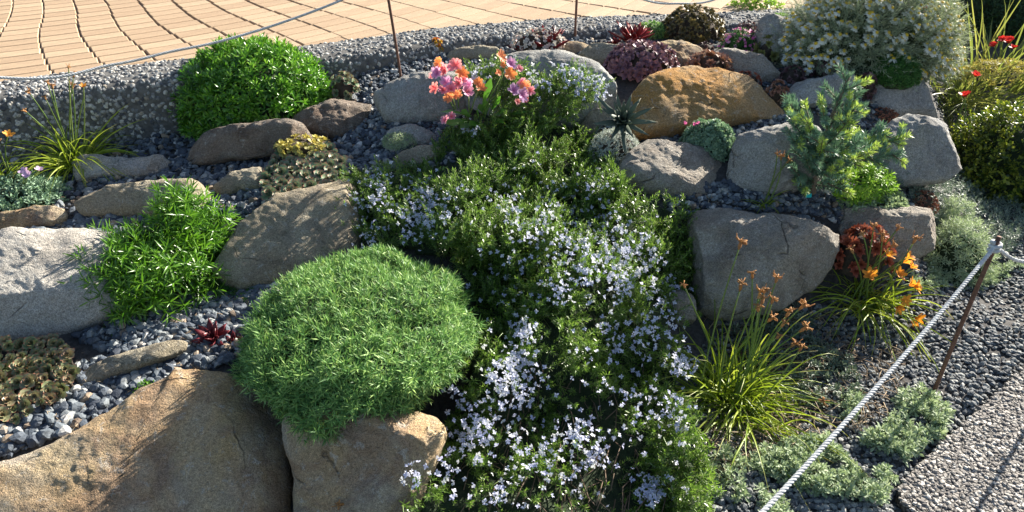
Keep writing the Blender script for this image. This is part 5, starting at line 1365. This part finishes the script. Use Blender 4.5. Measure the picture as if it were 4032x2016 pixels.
def plant_tag(px, py, dy, w):
    p = on_y(px, py, Yf + dy); m = plain_mat('teal_plastic', (.0, .42, .42), .4, 20, .1)
    a = np.array([[-1, -.15, -.7], [1, -.15, -.7], [1, -.15, .7], [-1, -.15, .7], [-1, .0, -.7], [1, .0, -.7], [1, .0, .7], [-1, .0, .7]]) * w + rng.normal(size=(8, 3)) * w * .1
    f = np.array([[0, 1, 2, 3], [5, 4, 7, 6], [1, 5, 6, 2], [4, 0, 3, 7], [3, 2, 6, 7], [4, 5, 1, 0]])
    return link('plant_tag', mesh_np('plant_tag', a, f, m, smooth=False), loc=p)
tag(plant_tag(3203, 658, -.03, .0075), 'tiny turquoise tag tied to the fir trunk', 'tag')
tag(plant_tag(3183, 770, -.03, .0095), 'larger turquoise tag lying at the foot of the fir', 'tag')

# ------------------------------------------------------------------ stakes and ropes
M_rust = plain_mat('rusty_iron', (.13, .062, .04), .85, 90, .45)
def stake(base, top, label):
    base = np.array(base, float); top = np.array(top, float)
    P = np.array([base * (1 - t) + top * t for t in np.linspace(0, 1, 9)]) - base
    P[1:-1, :2] += rng.normal(size=(1, 2)) * .004 * np.sin(np.linspace(0, math.pi, 9))[1:-1, None]
    V, T, A = tubes([P], [.0062], 8)
    return tag(link('rope_stake', mesh_np('rope_stake', V, T, M_rust), loc=base), label, 'stake', 'rusty rope stakes')
M_rope = plain_mat('white_rope', (.48, .49, .49), .85, 60, .3)
def rope(P, label):
    P = catmull(P, 30); L = np.r_[0, np.cumsum(np.linalg.norm(np.diff(P, axis=0), axis=1))]
    s = np.arange(0, L[-1], .006); Q = np.stack([np.interp(s, L, P[:, k]) for k in range(3)], -1)
    b = Q[len(Q) // 2].copy(); Q = Q - b
    tan = norm(np.gradient(Q, axis=0)); x = norm(np.cross(tan, [0, 0, 1.])); y = np.cross(tan, x)
    root = empty('rope', b, label, 'rope', 'white rope barriers')
    for k in range(3):
        ph = s / .030 * 2 * math.pi + k * 2 * math.pi / 3
        H = Q + (x * np.cos(ph)[:, None] + y * np.sin(ph)[:, None]) * .0027
        V, T, A = tubes([H], [.0031], 7)
        link('strand', mesh_np('strand', V, T, M_rope), root)
gA = ground(np.array(1584.), np.array(312.)); gBk = ground(np.array(2264.), np.array(158.)); gCk = ground(np.array(2958.), np.array(70.))
topA = on_y(1512, -90, gA[1]); topB = on_y(2277, -110, gBk[1]); topC = on_y(3000, -90, gCk[1])
stake(gA - [0, 0, .08], topA + [0, 0, .03], 'rusty iron stake standing behind the smooth grey boulder')
stake(gBk - [0, 0, .08], topB + [0, 0, .03], 'rusty iron stake standing beside the pale beaded cushion')
stake(gCk - [0, 0, .08], topC + [0, 0, .03], 'rusty iron stake standing in the lime green plant')
SR = np.array([1.262, 1.625, 0.0]); ST = np.array([1.272, 1.64, .545])
stake(SR - [0, 0, .06], ST, 'rusty iron stake in the fine gravel by the path')
stake((1.79, 1.80, -.05), (1.79, 1.80, .56), 'rusty iron stake farther along the path edge')
stake((.285, .72, -.06), (.285, .72, .47), 'rusty iron stake at the near end of the path rope')
lst = np.array([-2.62, 2.25, .18]); stake(lst, lst + [0, 0, .8], 'rusty iron stake at the left end of the plaza rope')
bk = [lst + [.01, 0, .74]] + [on_y(x, y, yy) for x, y, yy in ((0, 305, 2.50), (446, 254, 2.70), (673, 203, 2.82), (861, 164, 2.92), (1096, 94, 3.04), (1345, 0, 3.16))] + [topA]
rope(np.array(bk), 'white twisted rope sagging before the brick plaza left of the smooth boulder stake')
rope(np.array([topA, topA * .5 + topB * .5 - [0, 0, .04], topB]), 'white rope span between the two plaza stakes behind the flowers')
mm = on_y(2675, 14, (gBk[1] + gCk[1]) / 2)
rope(np.array([topB, on_y(2540, 0, gBk[1] * .65 + gCk[1] * .35), mm, on_y(2810, 0, gBk[1] * .3 + gCk[1] * .7), topC]), 'white rope dipping over the plaza behind the bronze rosette mound')
e0 = np.array([.285, .72, .41]); e1 = ST - [0, 0, .03]
rp = [e0] + [e0 * (1 - t) + e1 * t - [0, 0, .16 * t * (1 - t)] for t in (.25, .5, .75)] + [e1]
rope(np.array(rp), 'thick white twisted rope slanting up from the path to its stake')
kt = np.linspace(0, 1, 60); ka = kt * 2.6 * 2 * math.pi
kr = bpy.data.objects['rope.003'] if 'rope.003' in bpy.data.objects else None
if kr is not None:
    kp_ = np.stack([e1[0] + np.cos(ka) * .0105, e1[1] + np.sin(ka) * .0105, e1[2] - .018 + kt * .032], -1) - base_of(kr)
    link('knot', mesh_np('knot', *tubes([kp_], [.0058], 7)[:2], M_rope), kr)
e2 = np.array([1.79, 1.80, .52]); rp = [e1] + [e1 * (1 - t) + e2 * t - [0, 0, .42 * t * (1 - t)] for t in (.2, .5, .8)] + [e2]
rope(np.array(rp), 'white rope span running on from the gravel bed stake')
